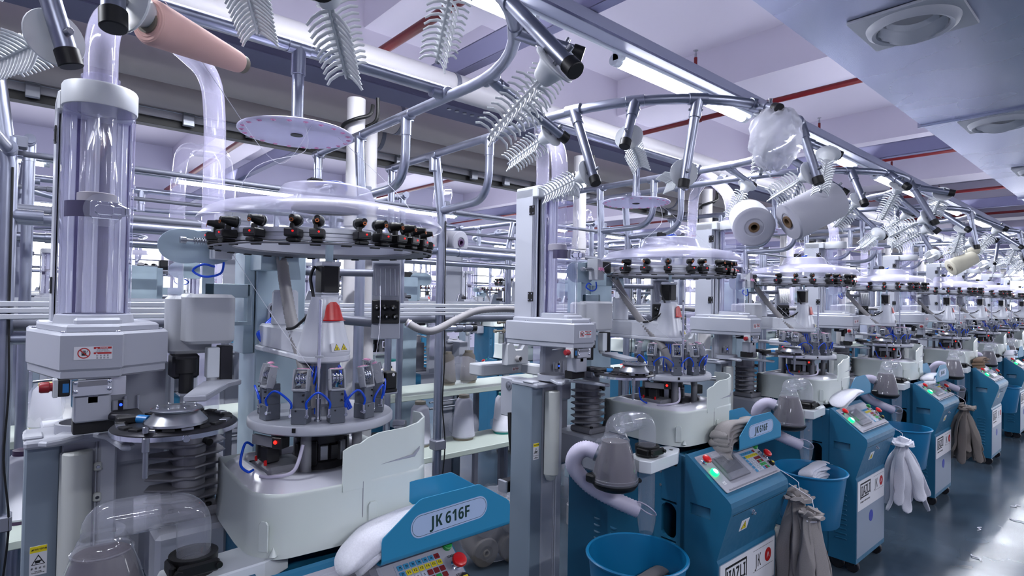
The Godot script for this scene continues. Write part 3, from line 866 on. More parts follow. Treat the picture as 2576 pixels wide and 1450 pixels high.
func make_unit(fine: bool) -> Node3D:
	var r := thing("toe_closing_unit", "", "linking unit", Vector3.ZERO, 0.0, "toe closing units left of the machines")
	var FX := Basis(Vector3(1, 0, 0), Vector3(0, 0, -1), Vector3(0, 1, 0))   # plan polygons given as (x, -z) are extruded upwards
	# tower: aluminium back channel with dark slots, clear half tube hinged before it
	var b := MB.new()
	b.box(Vector3(-.5215, 1.57, -.345), Vector3(.005, .53, .10), .001)
	b.box(Vector3(-.379, 1.57, -.345), Vector3(.005, .53, .10), .001)
	b.box(Vector3(-.45, 1.57, -.385), Vector3(.14, .53, .004), .001)
	part(r, "tower_channel", b, M.silver_paint)
	for x in [[-.501, .031], [-.4535, .027], [-.401, .035]]:
		part(r, "channel_slat", MB.new().box(Vector3(x[0], 1.57, -.305), Vector3(x[1], .52, .012), .002).box(Vector3(x[0] + .004, 1.57, -.297), Vector3(.003, .52, .006), .001).box(Vector3(x[0] - .006, 1.57, -.298), Vector3(.002, .52, .004), .0005), M.slat_white)
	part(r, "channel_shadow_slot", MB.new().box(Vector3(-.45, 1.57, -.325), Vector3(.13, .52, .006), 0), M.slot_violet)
	part(r, "clear_cover_tube", MB.new().lathe(V2([.068, 1.335, .068, 1.80]), 40, at(-.45, 0, -.205)), M.tube_clear)
	part(r, "inner_sock_tube", MB.new().lathe(V2([.034, 1.34, .034, 1.84]), 28, at(-.45, 0, -.225)), M.glass_rim)
	b = MB.new().lathe(V2([.034, 1.585, .038, 1.586, .038, 1.61, .034, 1.612]), 28, at(-.45, 0, -.225))
	part(r, "inner_tube_collar", b, M.hose_grey)
	b = MB.new().lathe(V2([.066, 1.797, .0705, 1.797, .0715, 1.80, .0715, 1.842, .069, 1.847, .036, 1.847]), 40, at(-.45, 0, -.205))
	b.box(Vector3(-.45, 1.823, -.33), Vector3(.148, .046, .13), .004)
	part(r, "tower_cap", b, M.pale_paint)
	for y in [1.40, 1.748]:
		var hg := part(r, "hinge", MB.new().box(Vector3(-.5255, y, -.297), Vector3(.004, .038, .030), .001), M.black)
		var sc := MB.new()
		for dz in [-.009, .009]:
			for dy in [-.012, .012]: sc.cyl(Vector3(-.5275, y + dy, -.297 + dz), Vector3(-.5285, y + dy, -.297 + dz), .003, -1, 8, 0)
		part(hg, "hinge_screws", sc, M.chrome)
	# spring latch and its two clear discs on the tube front
	b = MB.new()
	b.prism(rrect(-.032, -.019, .026, .019, .006), 0, .003, at(-.438, 1.566, -.136), .001)
	b.prism(V2([.018, -.016, .036, -.008, .036, .008, .018, .016]), 0, .005, at(-.438, 1.566, -.136), .001)
	b.prism(rrect(-.024, -.011, .014, .011, .009), .003, .0075, at(-.438, 1.566, -.136), .001)
	b.box(Vector3(-.422, 1.566, -.127), Vector3(.016, .016, .004), .001)
	for c in [[-.016, .015], [.004, .015], [-.016, -.015], [.004, -.015]]: b.cyl(Vector3(-.438 + c[0], 1.566 + c[1], -.133), Vector3(-.438 + c[0], 1.566 + c[1], -.131), .0035, -1, 10)
	b.cyl(Vector3(-.402, 1.558, -.131), Vector3(-.402, 1.574, -.131), .006, -1, 10)
	part(r, "tower_latch", b, M.chrome)
	part(r, "latch_plate", MB.new().prism(disc(.036, 32), 0, .002, at(-.446, 1.566, -.1385)), M.glass)
	part(r, "latch_strap", MB.new().lathe(V2([.0625, 1.55, .0632, 1.55, .0632, 1.585, .0625, 1.585]), 12, at(-.45, 0, -.205), deg_to_rad(-75), deg_to_rad(-10)), M.smoke)
	# die cast housing under the tower
	var plan := V2([-.517, .064, -.414, .055, -.408, .078, -.318, .128, -.316, .26, -.34, .40, -.565, .40, -.566, .272, -.524, .085])
	b = MB.new().prism(plan, 1.225, 1.303, Transform3D(FX, Vector3.ZERO), .005, 20)
	var p2 := []
	for p in plan: p2.append(Vector2(-.44 + (p.x + .44) * .86, .22 + (p.y - .22) * .86))
	b.prism(p2, 1.30, 1.318, Transform3D(FX, Vector3.ZERO), .004, 20)
	b.prism(plan, 1.208, 1.228, Transform3D(FX.scaled(Vector3(.97, 1, .97)), Vector3(-.0135, 0, -.006)), .004, 20)
	part(r, "tower_base", b, M.silver_paint)
	part(r, "tube_seat", MB.new().lathe(V2([.072, 1.31, .076, 1.312, .072, 1.336, .06, 1.338]), 36, at(-.45, 0, -.205)).box(Vector3(-.45, 1.322, -.135), Vector3(.085, .018, .03), .005), M.silver_paint)
	b = MB.new()
	for c in [[-.512, -.072], [-.421, -.065], [-.33, -.14], [-.553, -.28]]: b.cyl(Vector3(c[0], 1.303, c[1] - .008), Vector3(c[0], 1.3065, c[1] - .008), .0045, -1, 10)
	part(r, "base_screws", b, M.chrome)
	danger_sticker(r, at(-.463, 1.262, -.0585) * turned(Vector3.UP, -5), .064, fine)
	# gripper block below: pale plate with four screws, a stepper and a red knob
	b = MB.new().box(Vector3(-.462, 1.190, -.07), Vector3(.066, .032, .012), .001).box(Vector3(-.425, 1.188, -.082), Vector3(.045, .040, .004), .001)
	part(r, "gripper_plate", b, M.aluminium)
	part(r, "gripper_slot", MB.new().box(Vector3(-.462, 1.199, -.063), Vector3(.05, .010, .002), 0), M.cast_grey)
	b = MB.new()
	for c in [[-.490, 1.202], [-.434, 1.202], [-.490, 1.184], [-.434, 1.186]]: b.lathe(V2([.0045, 0, .004, .003, .002, .004, .0, .004]), 12, at(c[0], c[1], -.064) * turned(Vector3.RIGHT, 90))
	part(r, "gripper_screws", b, M.chrome)
	b = MB.new().box(Vector3(-.509, 1.193, -.08), Vector3(.020, .034, .034), .002)
	part(r, "gripper_motor", b, M.black)
	part(r, "motor_faceplate", MB.new().box(Vector3(-.522, 1.193, -.08), Vector3(.008, .036, .036), .001), M.pale_paint)
	part(r, "motor_sticker", MB.new().box(Vector3(-.506, 1.193, -.0625), Vector3(.010, .018, .0006), 0), M.blue_motor)
	b = MB.new().lathe(V2([0, 0, .0085, 0, .0085, .004, .011, .006, .011, .018, .009, .021, 0, .021]), 18, at(-.526, 1.195, -.08) * turned(Vector3.BACK, 90))
	part(r, "red_knob", b, M.red_knob)
	b = MB.new().box(Vector3(-.46, 1.145, -.10), Vector3(.062, .055, .05), .003).box(Vector3(-.46, 1.17, -.085), Vector3(.02, .03, .02), .002)
	part(r, "gripper_body", b, M.silver_paint)
	b = MB.new().box(Vector3(-.455, 1.105, -.115), Vector3(.072, .03, .04), .002)
	part(r, "gripper_jaw", b, M.black)
	part(r, "spindle_lever", MB.new().cyl(Vector3(-.555, 1.2, -.14), Vector3(-.52, 1.205, -.12), .003, -1, 8), M.steel)
	# broad bracket wall from tower to post
	part(r, "bracket_wall", MB.new().box(Vector3(-.37, 1.09, -.30), Vector3(.17, .25, .03), .008), M.silver_paint)
	b = MB.new()
	for x in [-.408, -.378, -.352]: b.cyl(Vector3(x, 1.04, -.275), Vector3(x, 1.135, -.275), .003, -1, 8)
	part(r, "bracket_pins", b, M.aluminium)
	b = MB.new().box(Vector3(-.39, 1.115, -.272), Vector3(.030, .024, .012), .002)
	part(r, "sensor_case", b, M.pale_paint)
	part(r, "sensor_strip", MB.new().box(Vector3(-.389, 1.115, -.2655), Vector3(.010, .024, .002), 0), M.black)
	part(r, "blue_indicator", MB.new().cyl(Vector3(-.389, 1.116, -.265), Vector3(-.389, 1.116, -.263), .0032, -1, 12, 0), M.led_blue)

	# column: blue grey extrusion with a white rounded tube, screw lugs and a forked cap
	b = MB.new().box(Vector3(-.532, .535, -.30), Vector3(.062, 1.03, .12), .004)
	part(r, "column_profile", b, M.column_blue)
	b = MB.new().box(Vector3(-.448, .535, -.29), Vector3(.104, 1.03, .10), .004).box(Vector3(-.415, .535, -.236), Vector3(.034, 1.03, .012), .004).box(Vector3(-.437, .535, -.238), Vector3(.003, 1.03, .012), .001)
	part(r, "column_rail", b, M.silver_paint)
	b = MB.new()
	var cp := []
	for k in 13: cp.append(Vector2(-.474 + cos(PI * k / 12.0) * .030, .225 - sin(PI * k / 12.0) * .042))
	b.prism(cp, .70, 1.03, Transform3D(FX, Vector3.ZERO), .004, 30)
	b.lathe(V2([0, -.03, .018, -.026, .030, -.004, .03, 0]), 14, at(-.474, .705, -.222), deg_to_rad(-90), deg_to_rad(90))
	part(r, "column_cover", b, M.cover_grey)
	for y in [.985, .915, .77]:
		var lg := MB.new().box(Vector3(-.434, y, -.228), Vector3(.016, .020, .012), .003)
		var l := part(r, "screw_lug", lg, M.cover_grey)
		part(l, "lug_screw", MB.new().cyl(Vector3(-.434, y, -.223), Vector3(-.434, y, -.2205), .0042, -1, 10), M.chrome)
	b = MB.new().box(Vector3(-.497, 1.054, -.285), Vector3(.138, .018, .15), .005).box(Vector3(-.55, 1.065, -.26), Vector3(.035, .008, .06), .003)
	part(r, "column_cap", b, M.silver_paint)
	b = MB.new()
	annulus(b, .052, .060, 1.070, 1.092, Transform3D(Basis(Vector3.RIGHT, -PI / 2), Vector3(-.455, 0, -.235)), 32)
	part(r, "fork_collar", b, M.silver_paint)
	part(r, "fork_collar_inside", MB.new().lathe(V2([0, 1.066, .052, 1.066, .052, 1.072, .03, 1.074, 0, 1.074]), 28, at(-.455, 0, -.235)), M.dark_steel)
	var fk := V2([-.545, .120, -.532, .106, -.505, .118, -.468, .150, -.452, .148, -.435, .112, -.420, -.006, -.404, -.016, -.395, -.002, -.401, .09, -.405, .19, -.425, .225, -.49, .225])
	part(r, "fork_plate", MB.new().prism(fk, 1.068, 1.080, Transform3D(FX, Vector3.ZERO), .003, 40), M.silver_paint)
	# caution label on the column
	var cl := part(r, "caution_label", MB.new().prism(rrect(-.015, -.032, .015, .032, .001), 0, .0008, at(-.535, .795, -.2395)), M.sticker)
	part(cl, "yellow_band", MB.new().box(Vector3(-.535, .8195, -.2385), Vector3(.029, .0135, .0005), 0), M.yellow)
	if fine:
		text(cl, "black_print", "CAUTION", .0040, M.print_black, at(-.5325, .8195, -.2380), 700)
		b = MB.new().prism(V2([-.5475, .8175, -.5435, .8175, -.5455, .8215]), -.2384, -.2379)
		b.prism(V2([-.547, .786, -.523, .786, -.535, .808]), -.2387, -.2382)
		part(cl, "black_print", b, M.print_black)
		part(cl, "triangle_fill", MB.new().prism(V2([-.5445, .7875, -.5255, .7875, -.535, .8045]), -.2383, -.2378), M.sticker)
		b = MB.new().box(Vector3(-.536, .7925, -.2376), Vector3(.009, .006, .0004), 0).box(Vector3(-.531, .7945, -.2376), Vector3(.004, .003, .0004), 0)
		for k in 4:
			for i in 3: b.box(Vector3(-.5455 + k * .007, .777 + i * .0014, -.2383), Vector3(.004, .0005, .0004), 0)
			b.box(Vector3(-.5455 + k * .007, .7785, -.2383), Vector3(.0005, .0045, .0004), 0)
		part(cl, "black_print", b, M.print_black)
		text(cl, "black_print", "Warning", .0024, M.print_black, at(-.535, .7715, -.2384), 400)
		text(cl, "black_print", "hands pinching", .0024, M.print_black, at(-.535, .7685, -.2384), 400)
	# side box with a round boss behind the column, and the low stepper
	part(r, "side_box", MB.new().box(Vector3(-.495, .98, -.42), Vector3(.075, .16, .09), .004), M.silver_paint)
	part(r, "side_boss", MB.new().lathe(V2([0, 0, .018, 0, .018, .003, .010, .004, .010, .007, 0, .008]), 20, at(-.533, 1.03, -.41) * turned(Vector3.BACK, 90)), M.steel)
	part(r, "side_cable", MB.new().tube(curve(V3([-.535, .92, -.40, -.545, .82, -.38, -.535, .73, -.37, -.50, .70, -.38])), .009, 10), M.black)
	part(r, "low_motor", MB.new().box(Vector3(-.545, .63, -.385), Vector3(.055, .046, .046), .004), M.black)
	part(r, "low_motor_cap", MB.new().box(Vector3(-.578, .63, -.385), Vector3(.012, .048, .048), .002), M.aluminium)
	part(r, "slide_screw", MB.new().cyl(Vector3(-.51, .63, -.385), Vector3(-.26, .63, -.385), .006, -1, 10), M.steel)
	part(r, "slide_rod", MB.new().cyl(Vector3(-.51, .585, -.385), Vector3(-.26, .585, -.385), .008, -1, 10), M.steel)

	# finned cast post carrying the swinging platter
	b = MB.new().lathe(V2([0, .84, .036, .84, .036, 1.06, .030, 1.07, .030, 1.10, 0, 1.10]), 28, at(-.25, 0, -.21))
	b.box(Vector3(-.25, .852, -.21), Vector3(.13, .026, .12), .008)
	b.box(Vector3(-.235, .95, -.245), Vector3(.10, .20, .05), .004)
	b.box(Vector3(-.26, 1.085, -.185), Vector3(.07, .035, .04), .006)
	part(r, "finned_post", b, M.cast_grey)
	for k in 6:
		var y := .885 + k * .026
		part(r, "cooling_fin", MB.new().prism(V2([-.345, .215, -.295, .172, -.27, .17, -.248, .156, -.225, .17, -.19, .18, -.17, .20, -.17, .26, -.33, .25]), y - .003, y + .003, Transform3D(FX, Vector3.ZERO), .0025, 20), M.cast_grey)
	for x in [-.295, -.215]: part(r, "post_bolt", MB.new().cyl(Vector3(x, .865, -.165), Vector3(x, .872, -.165), .007, -1, 10), M.black)
	part(r, "post_plug", MB.new().cyl(Vector3(-.222, 1.02, -.19), Vector3(-.215, 1.02, -.165), .009, -1, 12), M.black)
	part(r, "side_housing", MB.new().box(Vector3(-.262, .772, -.225), Vector3(.150, .135, .26), .010), M.silver_paint)
	part(r, "rear_panel", MB.new().box(Vector3(-.345, .93, -.335), Vector3(.16, .50, .03), .010), M.silver_paint)
	# rounded pale housing with the white slide column below it
	b = MB.new().prism(rrect(-.275, .165, -.160, .275, .02), 1.262, 1.385, Transform3D(FX, Vector3.ZERO), .008)
	b.prism(rrect(-.30, .22, -.20, .30, .018), 1.235, 1.380, Transform3D(FX, Vector3.ZERO), .008)
	part(r, "lift_housing", b, M.pale_paint)
	part(r, "lift_slide", MB.new().box(Vector3(-.210, 1.215, -.185), Vector3(.028, .075, .03), .002), M.sticker_white)
	b = MB.new().box(Vector3(-.178, 1.21, -.20), Vector3(.03, .09, .04), .002).box(Vector3(-.262, 1.205, -.24), Vector3(.06, .06, .06), .006)
	part(r, "lift_back", b, M.dark_steel)
	b = MB.new().cyl(Vector3(-.262, 1.19, -.21), Vector3(-.262, 1.225, -.21), .024, -1, 20).cyl(Vector3(-.262, 1.14, -.21), Vector3(-.262, 1.19, -.21), .016, -1, 16)
	part(r, "lift_bearing", b, M.dark)
	part(r, "lift_foot", MB.new().cyl(Vector3(-.21, 1.165, -.185), Vector3(-.21, 1.18, -.185), .012, -1, 14), M.pale_paint)
	# swinging arm, cone and platter
	var arm := V2([-.17, .175, -.15, .15, -.19, .115, -.275, -.045, -.315, -.03, -.30, .01, -.235, .165, -.20, .19])
	part(r, "swing_arm", MB.new().prism(arm, 1.158, 1.171, Transform3D(FX, Vector3.ZERO), .002, 20), M.silver_paint)
	var pc := at(-.335, 0, .075)
	b = MB.new().lathe(V2([0, 1.126, .056, 1.126, .056, 1.131, .054, 1.133, .037, 1.153, .0, 1.153]), 40, pc)
	part(r, "silver_cone", b, M.brushed)
	b = MB.new().lathe(V2([.024, 1.153, .046, 1.153, .047, 1.156, .044, 1.158, .024, 1.158, .024, 1.153]), 36, pc)
	part(r, "cone_flange", b, M.steel)
	b = MB.new()
	for k in 8: b.cyl(pc * (turned(Vector3.UP, k * 45 + 12) * Vector3(0, 1.158, .036)), pc * (turned(Vector3.UP, k * 45 + 12) * Vector3(0, 1.162, .036)), .003, -1, 8)
	part(r, "cone_screws", b, M.chrome)
	var pt := at(-.325, 0, .02)
	b = MB.new().lathe(V2([0, 1.103, .112, 1.103, .116, 1.106, .116, 1.114, .110, 1.119, .09, 1.121, .085, 1.117, .06, 1.119, .058, 1.126, 0, 1.126]), 48, pt)
	part(r, "platter", b, M.dark_steel)
	part(r, "platter_rim", MB.new().lathe(V2([.112, 1.1025, .1175, 1.103, .1175, 1.112, .114, 1.113]), 48, pt), M.chrome)
	for k in 20: part(r, "platter_needle_block", MB.new().box(Vector3(0, 1.1215, .098), Vector3(.022, .006, .016), .001, pt * turned(Vector3.UP, k * 18)), M.dark if k % 3 else M.steel)
	b = MB.new().cyl(Vector3(-.393, 1.085, .115), Vector3(-.393, 1.112, .115), .007, -1, 12).cyl(Vector3(-.393, 1.035, .115), Vector3(-.393, 1.09, .115), .0048, -1, 12).cyl(Vector3(-.393, 1.12, .11), Vector3(-.393, 1.132, .11), .006, -1, 10)
	part(r, "platter_pin", b, M.steel)
	part(r, "platter_roller", MB.new().cyl(Vector3(-.33, 1.106, .137), Vector3(-.33, 1.106, .142), .007, -1, 12), M.chrome)
	b = MB.new().box(Vector3(-.40, 1.125, -.055), Vector3(.05, .016, .09), .003, turned(Vector3.UP, 0))
	part(r, "platter_drive", b, M.dark)
	part(r, "pneumatic_cylinder", MB.new().cyl(Vector3(-.43, 1.128, -.06), Vector3(-.385, 1.125, -.012), .009, -1, 14), M.dark_steel)
	part(r, "blue_cylinder_end", MB.new().cyl(Vector3(-.388, 1.125, -.015), Vector3(-.372, 1.124, .002), .0092, -1, 14), M.blue_motor)
	part(r, "arm_indicator", MB.new().cyl(Vector3(-.372, 1.152, .042), Vector3(-.372, 1.154, .042), .003, -1, 8, 0), M.led_red)
	# clear sock tube rising from the tower and bending over to the suction line
	b = MB.new().tube(bent(V3([-.45, 1.845, -.215, -.45, 2.0, -.225, -.37, 2.16, -.42, -.12, 2.10, -.66, -.10, 1.95, -.68, -.10, 1.0, -.68]), .09, 8), .033, 24, false)
	part(r, "clear_sock_duct", b, M.duct_clear)
	part(r, "duct_collar", MB.new().lathe(V2([.034, 1.845, .0375, 1.846, .0375, 1.875, .034, 1.878]), 28, at(-.45, 0, -.215)), M.tube_clear)
	return r


# travelling transfer head, seen beyond the column from the second station on
func make_transfer(fine: bool) -> Node3D:
	var r := thing("transfer_head", "", "transfer head", Vector3.ZERO, 0.0, "travelling transfer heads behind the columns")
	var b: MB
	b = MB.new().box(Vector3(-.43, 1.078, -.59), Vector3(.28, .05, .10), .005)
	part(r, "transfer_slide", b, M.pale_paint)
	b = MB.new().prism(V2([-.47, 1.10, -.345, 1.10, -.345, 1.185, -.36, 1.20, -.385, 1.165, -.42, 1.165, -.435, 1.195, -.455, 1.20, -.47, 1.19]), -.535, -.497, Transform3D(), .003)
	part(r, "transfer_cheek", b, M.pale_paint)
	part(r, "cheek_boss", MB.new().lathe(V2([.009, .022, .009, 0, .013, 0, .013, .02, .0115, .022, .009, .022]), 18, at(-.412, 1.126, -.497) * turned(Vector3.RIGHT, 90)), M.hose_grey)
	danger_sticker(r, at(-.385, 1.074, -.5397), .038, fine)
	for k in 2:
		var y := 1.25 + k * .036
		var x := -.505 + k * .02
		part(r, "yarn_roller", MB.new().cyl(Vector3(x - .03, y, -.50), Vector3(-.455, y, -.50), .004, -1, 10).cyl(Vector3(x + .01, y, -.50), Vector3(x + .017, y, -.50), .010, -1, 16).cyl(Vector3(x - .04, y, -.50), Vector3(x - .026, y, -.50), .007, -1, 12), M.cone_paper)
	part(r, "roller_stand", MB.new().box(Vector3(-.452, 1.22, -.51), Vector3(.016, .14, .02), .002), M.steel)
	part(r, "transfer_arm", MB.new().box(Vector3(-.32, 1.075, -.46), Vector3(.05, .045, .24), .006), M.pale_paint)
	return r


# ---------------------------------------------------------------- lint filter: a clear bell on a tube bend
func make_filter(o: Vector3, called: String, label: String, hose := true) -> Node3D:
	var r := thing(called, label, "lint filter", Vector3.ZERO, 0.0, "clear lint filters in front of the machines")
	var c := Vector3(-.535, 0, .15) 
	var k := Vector3(-.392, 0, .178)
	r.set_meta("shift", o)
	var b := MB.new().lathe(V2([.076, .775, .078, .778, .078, .790, .0765, .793, .0755, .81, .069, .84, .059, .88, .050, .905, .047, .917, .047, .922, .043, .925, .040, .935, .036, .945]), 40, at(c.x, 0, c.z))
	part(r, "clear_bell", b, M.glass)
	b = MB.new()
	for y in [.783, .792, .917]: b.lathe(V2([.0775, y, .0795, y + .002, .0775, y + .004]) if y < .9 else V2([.047, y, .0495, y + .002, .047, y + .004]), 40, at(c.x, 0, c.z))
	part(r, "bell_hoop", b, M.glass_rim)
	part(r, "lint_filling", MB.new().lathe(V2([.0, .785, .074, .785, .072, .81, .066, .84, .056, .88, .047, .905, .044, .914, .0, .914]), 36, at(c.x, 0, c.z)), M.lint)
	b = MB.new().lathe(V2([0, .752, .052, .752, .070, .760, .079, .774, .0795, .778, 0, .778]), 36, at(c.x, 0, c.z))
	b.box(Vector3(c.x + .07, .772, c.z + .03), Vector3(.05, .014, .03), .004).box(Vector3(c.x - .06, .79, c.z - .045), Vector3(.04, .03, .04), .006)
	part(r, "black_bell_base", b, M.black)
	var mid := c.lerp(k, .45)
	b = MB.new().tube(bent([Vector3(c.x, .938, c.z), Vector3(c.x, .972, c.z), Vector3(mid.x, .974, mid.z)], .020, 5), .034, 24, false)
	part(r, "clear_elbow", b, M.glass)
	b = MB.new().tube(bent([Vector3(mid.x - .02, .974, mid.z), Vector3(k.x, .977, k.z), Vector3(k.x, .84, k.z)], .055, 10), .030, 24, false)
	part(r, "clear_bend", b, M.glass)
	b = MB.new().tube([Vector3(mid.x - .02, .974, mid.z), Vector3(mid.x + .022, .9745, mid.z + .004)], .0335, 24, false)
	part(r, "bend_collar", b, M.glass_rim)
	part(r, "clear_drop_tube", MB.new().tube(V3([k.x, .86, k.z, k.x, .66, k.z]), .029, 22, false), M.glass)
	# slanting cup below the tube
	var g := []
	for i in 7:
		var w := i / 6.0
		var row := []
		for j in 24:
			var a := TAU * j / 24.0
			row.append(Vector3(k.x + cos(a) * (.034 - .010 * w * w), lerpf(.66, .575, w) + cos(a) * (-.03) * (1 - w), k.z + sin(a) * (.034 - .012 * w * w)))
		g.append(row)
	part(r, "clear_cup", MB.new().grid(g, true, true), M.glass)
	part(r, "cup_rim", MB.new().tube(g[0] + [g[0][0]], .0025, 6, false), M.hose_white)
	# black clamp and white bracket
	b = MB.new()
	annulus(b, .031, .040, .848, .866, Transform3D(Basis(Vector3.RIGHT, -PI / 2), Vector3(k.x, 0, k.z)), 28)
	annulus(b, .031, .043, .868, .884, Transform3D(Basis(Vector3.RIGHT, -PI / 2), Vector3(k.x, 0, k.z)), 28)
	b.box(Vector3(k.x, .868, k.z + .042), Vector3(.072, .024, .012), .004).box(Vector3(k.x - .042, .868, k.z + .012), Vector3(.012, .024, .05), .004)
	b.cyl(Vector3(k.x - .035, .868, k.z + .044), Vector3(k.x - .035, .868, k.z + .054), .008, -1, 12).cyl(Vector3(k.x + .034, .868, k.z + .044), Vector3(k.x + .034, .868, k.z + .053), .006, -1, 12)
	part(r, "black_clamp", b, M.black)
	b = MB.new().prism(V2([k.x - .05, -.135, k.x + .10, -.12, -.215, -.155, -.215, -.195, k.x + .12, -.225, k.x - .06, -.238, k.x - .075, -.20]), .805, .848, Transform3D(Basis(Vector3(1, 0, 0), Vector3(0, 0, -1), Vector3(0, 1, 0)), Vector3.ZERO), .003, 20)
	part(r, "white_bracket", b, M.sticker_white)
	part(r, "bracket_hole", MB.new().cyl(Vector3(-.262, .8482, .19), Vector3(-.262, .8488, .19), .007, -1, 14, 0), M.black)
	# ribbed white hose curling from the bell behind to the cup
	var hp := curve(V3([c.x - .02, .862, c.z - .045, c.x - .045, .876, c.z - .09, c.x - .06, .85, c.z - .125, c.x - .05, .80, c.z - .14, c.x + .0, .735, c.z - .11, c.x + .06, .69, c.z - .05, k.x - .022, .655, k.z - .02]), 16)
	var rad := []
	for i in hp.size(): rad.append(.0285 if i % 2 == 0 else .0258)
	if hose: part(r, "ribbed_hose", MB.new().tube(hp, rad, 18), M.hose_white)
	if hose: part(r, "hose_clip", MB.new().tube([hp[3], hp[6]], .0305, 20), M.steel)
	for ch in r.get_children(): ch.position += o
	return r


# ---------------------------------------------------------------- control cabinet
func make_cabinet(fine: bool) -> Node3D:
	var r := thing("control_cabinet", "", "control cabinet", Vector3.ZERO, 0.0, "blue control cabinets along the aisle")
	var prof := V2([.233, .06, .365, .06, .365, .484, .360, .496, .4115, .672, .4130, .690, .4085, .706, .398, .716, .245, .834, .237, .838, .233, .836])
	var ZX := Transform3D(Basis(Vector3(0, 0, 1), Vector3.UP, Vector3(-1, 0, 0)), Vector3.ZERO)
	var xr := ZX
	# shell with a recessed grip cut into its left side
	var csg := CSGCombiner3D.new()
	csg.name = "cabinet_body"
	var body := CSGPolygon3D.new()
	body.name = "shell"
	body.polygon = PackedVector2Array(prof)
	body.depth = .44
	body.material = M.blue_paint
	body.transform = Transform3D(Basis(Vector3(0, 0, 1), Vector3.UP, Vector3(-1, 0, 0)), Vector3(-.235, 0, 0))
	csg.add_child(body)
	var cut := CSGBox3D.new()
	cut.name = "grip_recess"
	cut.size = Vector3(.03, .038, .08)
	cut.position = Vector3(-.235, .650, .294)
	cut.rotation_degrees = Vector3(0, 0, -16)
	cut.operation = CSGShape3D.OPERATION_SUBTRACTION
	cut.material = M.blue_paint
	csg.add_child(cut)
	r.add_child(csg, true)
	var e := MB.new()
	e.box(Vector3(-.0145, .6615, .4085), Vector3(.41, .0012, .002), 0)
	part(r, "door_seam", e, M.print_black)
	e = MB.new().lathe(V2([.010, 0, .0095, .004, .006, .005, .0058, .012, .003, .014, 0, .014]), 16, at(-.062, .669 - .03, .401) * turned(Vector3.RIGHT, 90 + 16))
	part(r, "door_lock", e, M.chrome)
	var fx := at(-.103, .600, .3905) * turned(Vector3.RIGHT, 16.3)
	var w := part(r, "warning_label", MB.new().prism(V2([-.028, -.021, .028, -.021, .028, .021, -.028, .021]), 0, .001, fx * turned(Vector3.BACK, 0)), M.sticker)
	part(w, "warning_triangle", MB.new().prism(V2([-.019, -.016, .019, -.016, 0, .017]), .0009, .0014, fx), M.print_black)
	part(w, "warning_triangle", MB.new().prism(V2([-.0155, -.0140, .0155, -.0140, 0, .013]), .0013, .0019, fx), M.yellow)
	part(w, "lightning_sign", MB.new().prism(V2([-.001, -.011, .004, -.002, .0005, -.002, .002, .006, -.004, -.004, -.0008, -.004]), .0018, .0024, fx), M.print_black)
	# brushed lower door with the white name plate and the round emblem
	part(r, "brushed_door", MB.new().prism(rrect(-.228, .085, .198, .478, .006), 0, .0015, at(0, 0, .365)), M.door_steel)
	var np := part(r, "name_plate", MB.new().prism(rrect(-.222, .325, .190, .476, .003), 0, .0012, at(0, 0, .3665)), M.sticker)
	var z := .3678
	text(np, "name_print", "JIAZLI", .052, M.print_black, at(-.112, .418, z), 700, .72)
	e = MB.new().box(Vector3(-.112, .4565, z), Vector3(.155, .008, .0006), 0).box(Vector3(-.118, .387, z), Vector3(.11, .007, .0006), 0).box(Vector3(-.185, .42, z), Vector3(.007, .075, .0006), 0).box(Vector3(-.037, .425, z), Vector3(.007, .07, .0006), 0)
	part(np, "name_print", e, M.print_black)
	text(np, "name_print", "Intelligent Textile Machinery", .0085, M.print_black, at(-.115, .364, z), 400)
	text(np, "letter_print", "JK", .048, M.print_black, at(.055, .418, z), 400, .8)
	part(np, "red_emblem", MB.new().cyl(Vector3(.135, .42, z), Vector3(.135, .42, z + .0008), .026, -1, 28, 0), M.print_red)
	e = MB.new().box(Vector3.ZERO, Vector3(.003, .022, .0006), 0, at(.130, .42, z + .001) * turned(Vector3.BACK, -25)).box(Vector3.ZERO, Vector3(.003, .022, .0006), 0, at(.139, .42, z + .001) * turned(Vector3.BACK, 25))
	part(np, "emblem_mark", e, M.sticker)
	part(np, "rule_line", MB.new().box(Vector3(.095, .461, z), Vector3(.16, .001, .0006), 0).box(Vector3(.095, .383, z), Vector3(.16, .001, .0006), 0), M.print_black)
	part(r, "round_emblem", MB.new().cyl(Vector3(-.02, .262, .3665), Vector3(-.02, .262, .3676), .030, -1, 28, 0), M.emblem_blue)
	# louvres on the left side
	for k in 10:
		part(r, "louver", MB.new().prism(V2([-.030, -.004, .030, -.004, .026, .004, -.026, .004]), 0, .006, at(-.235, .40 - k * .025, .293) * turned(Vector3.UP, -90), .002), M.blue_paint)
	for x in [-.19, .16]:
		for zz in [.265, .335]:
			part(r, "caster", MB.new().cyl(Vector3(x - .012, .032, zz), Vector3(x + .012, .032, zz), .032, -1, 18, .004).box(Vector3(x, .05, zz), Vector3(.03, .03, .03), .003), M.dark_steel)
	# sloping operator panel
	var ny := Vector3(0, .165, .12).normalized()
	var wz := Vector3(0, -.12, .165).normalized()
	var P := Transform3D(Basis(Vector3.RIGHT, ny, wz), Vector3(0, .840, .237) - ny * .0015)
	var pn := part(r, "operator_panel", MB.new().prism(rrect(-.215, -.183, .200, -.022, .006), 0, .0025, P * turned(Vector3.RIGHT, -90)), M.panel_grey)
	# screen under a clear box
	part(r, "display_frame", MB.new().box(Vector3(-.072, .006, .100), Vector3(.150, .008, .100), .002, P), M.panel_dark)
	part(r, "display_screen", MB.new().box(Vector3(-.075, .0108, .090), Vector3(.120, .001, .066), 0, P), M.screen)
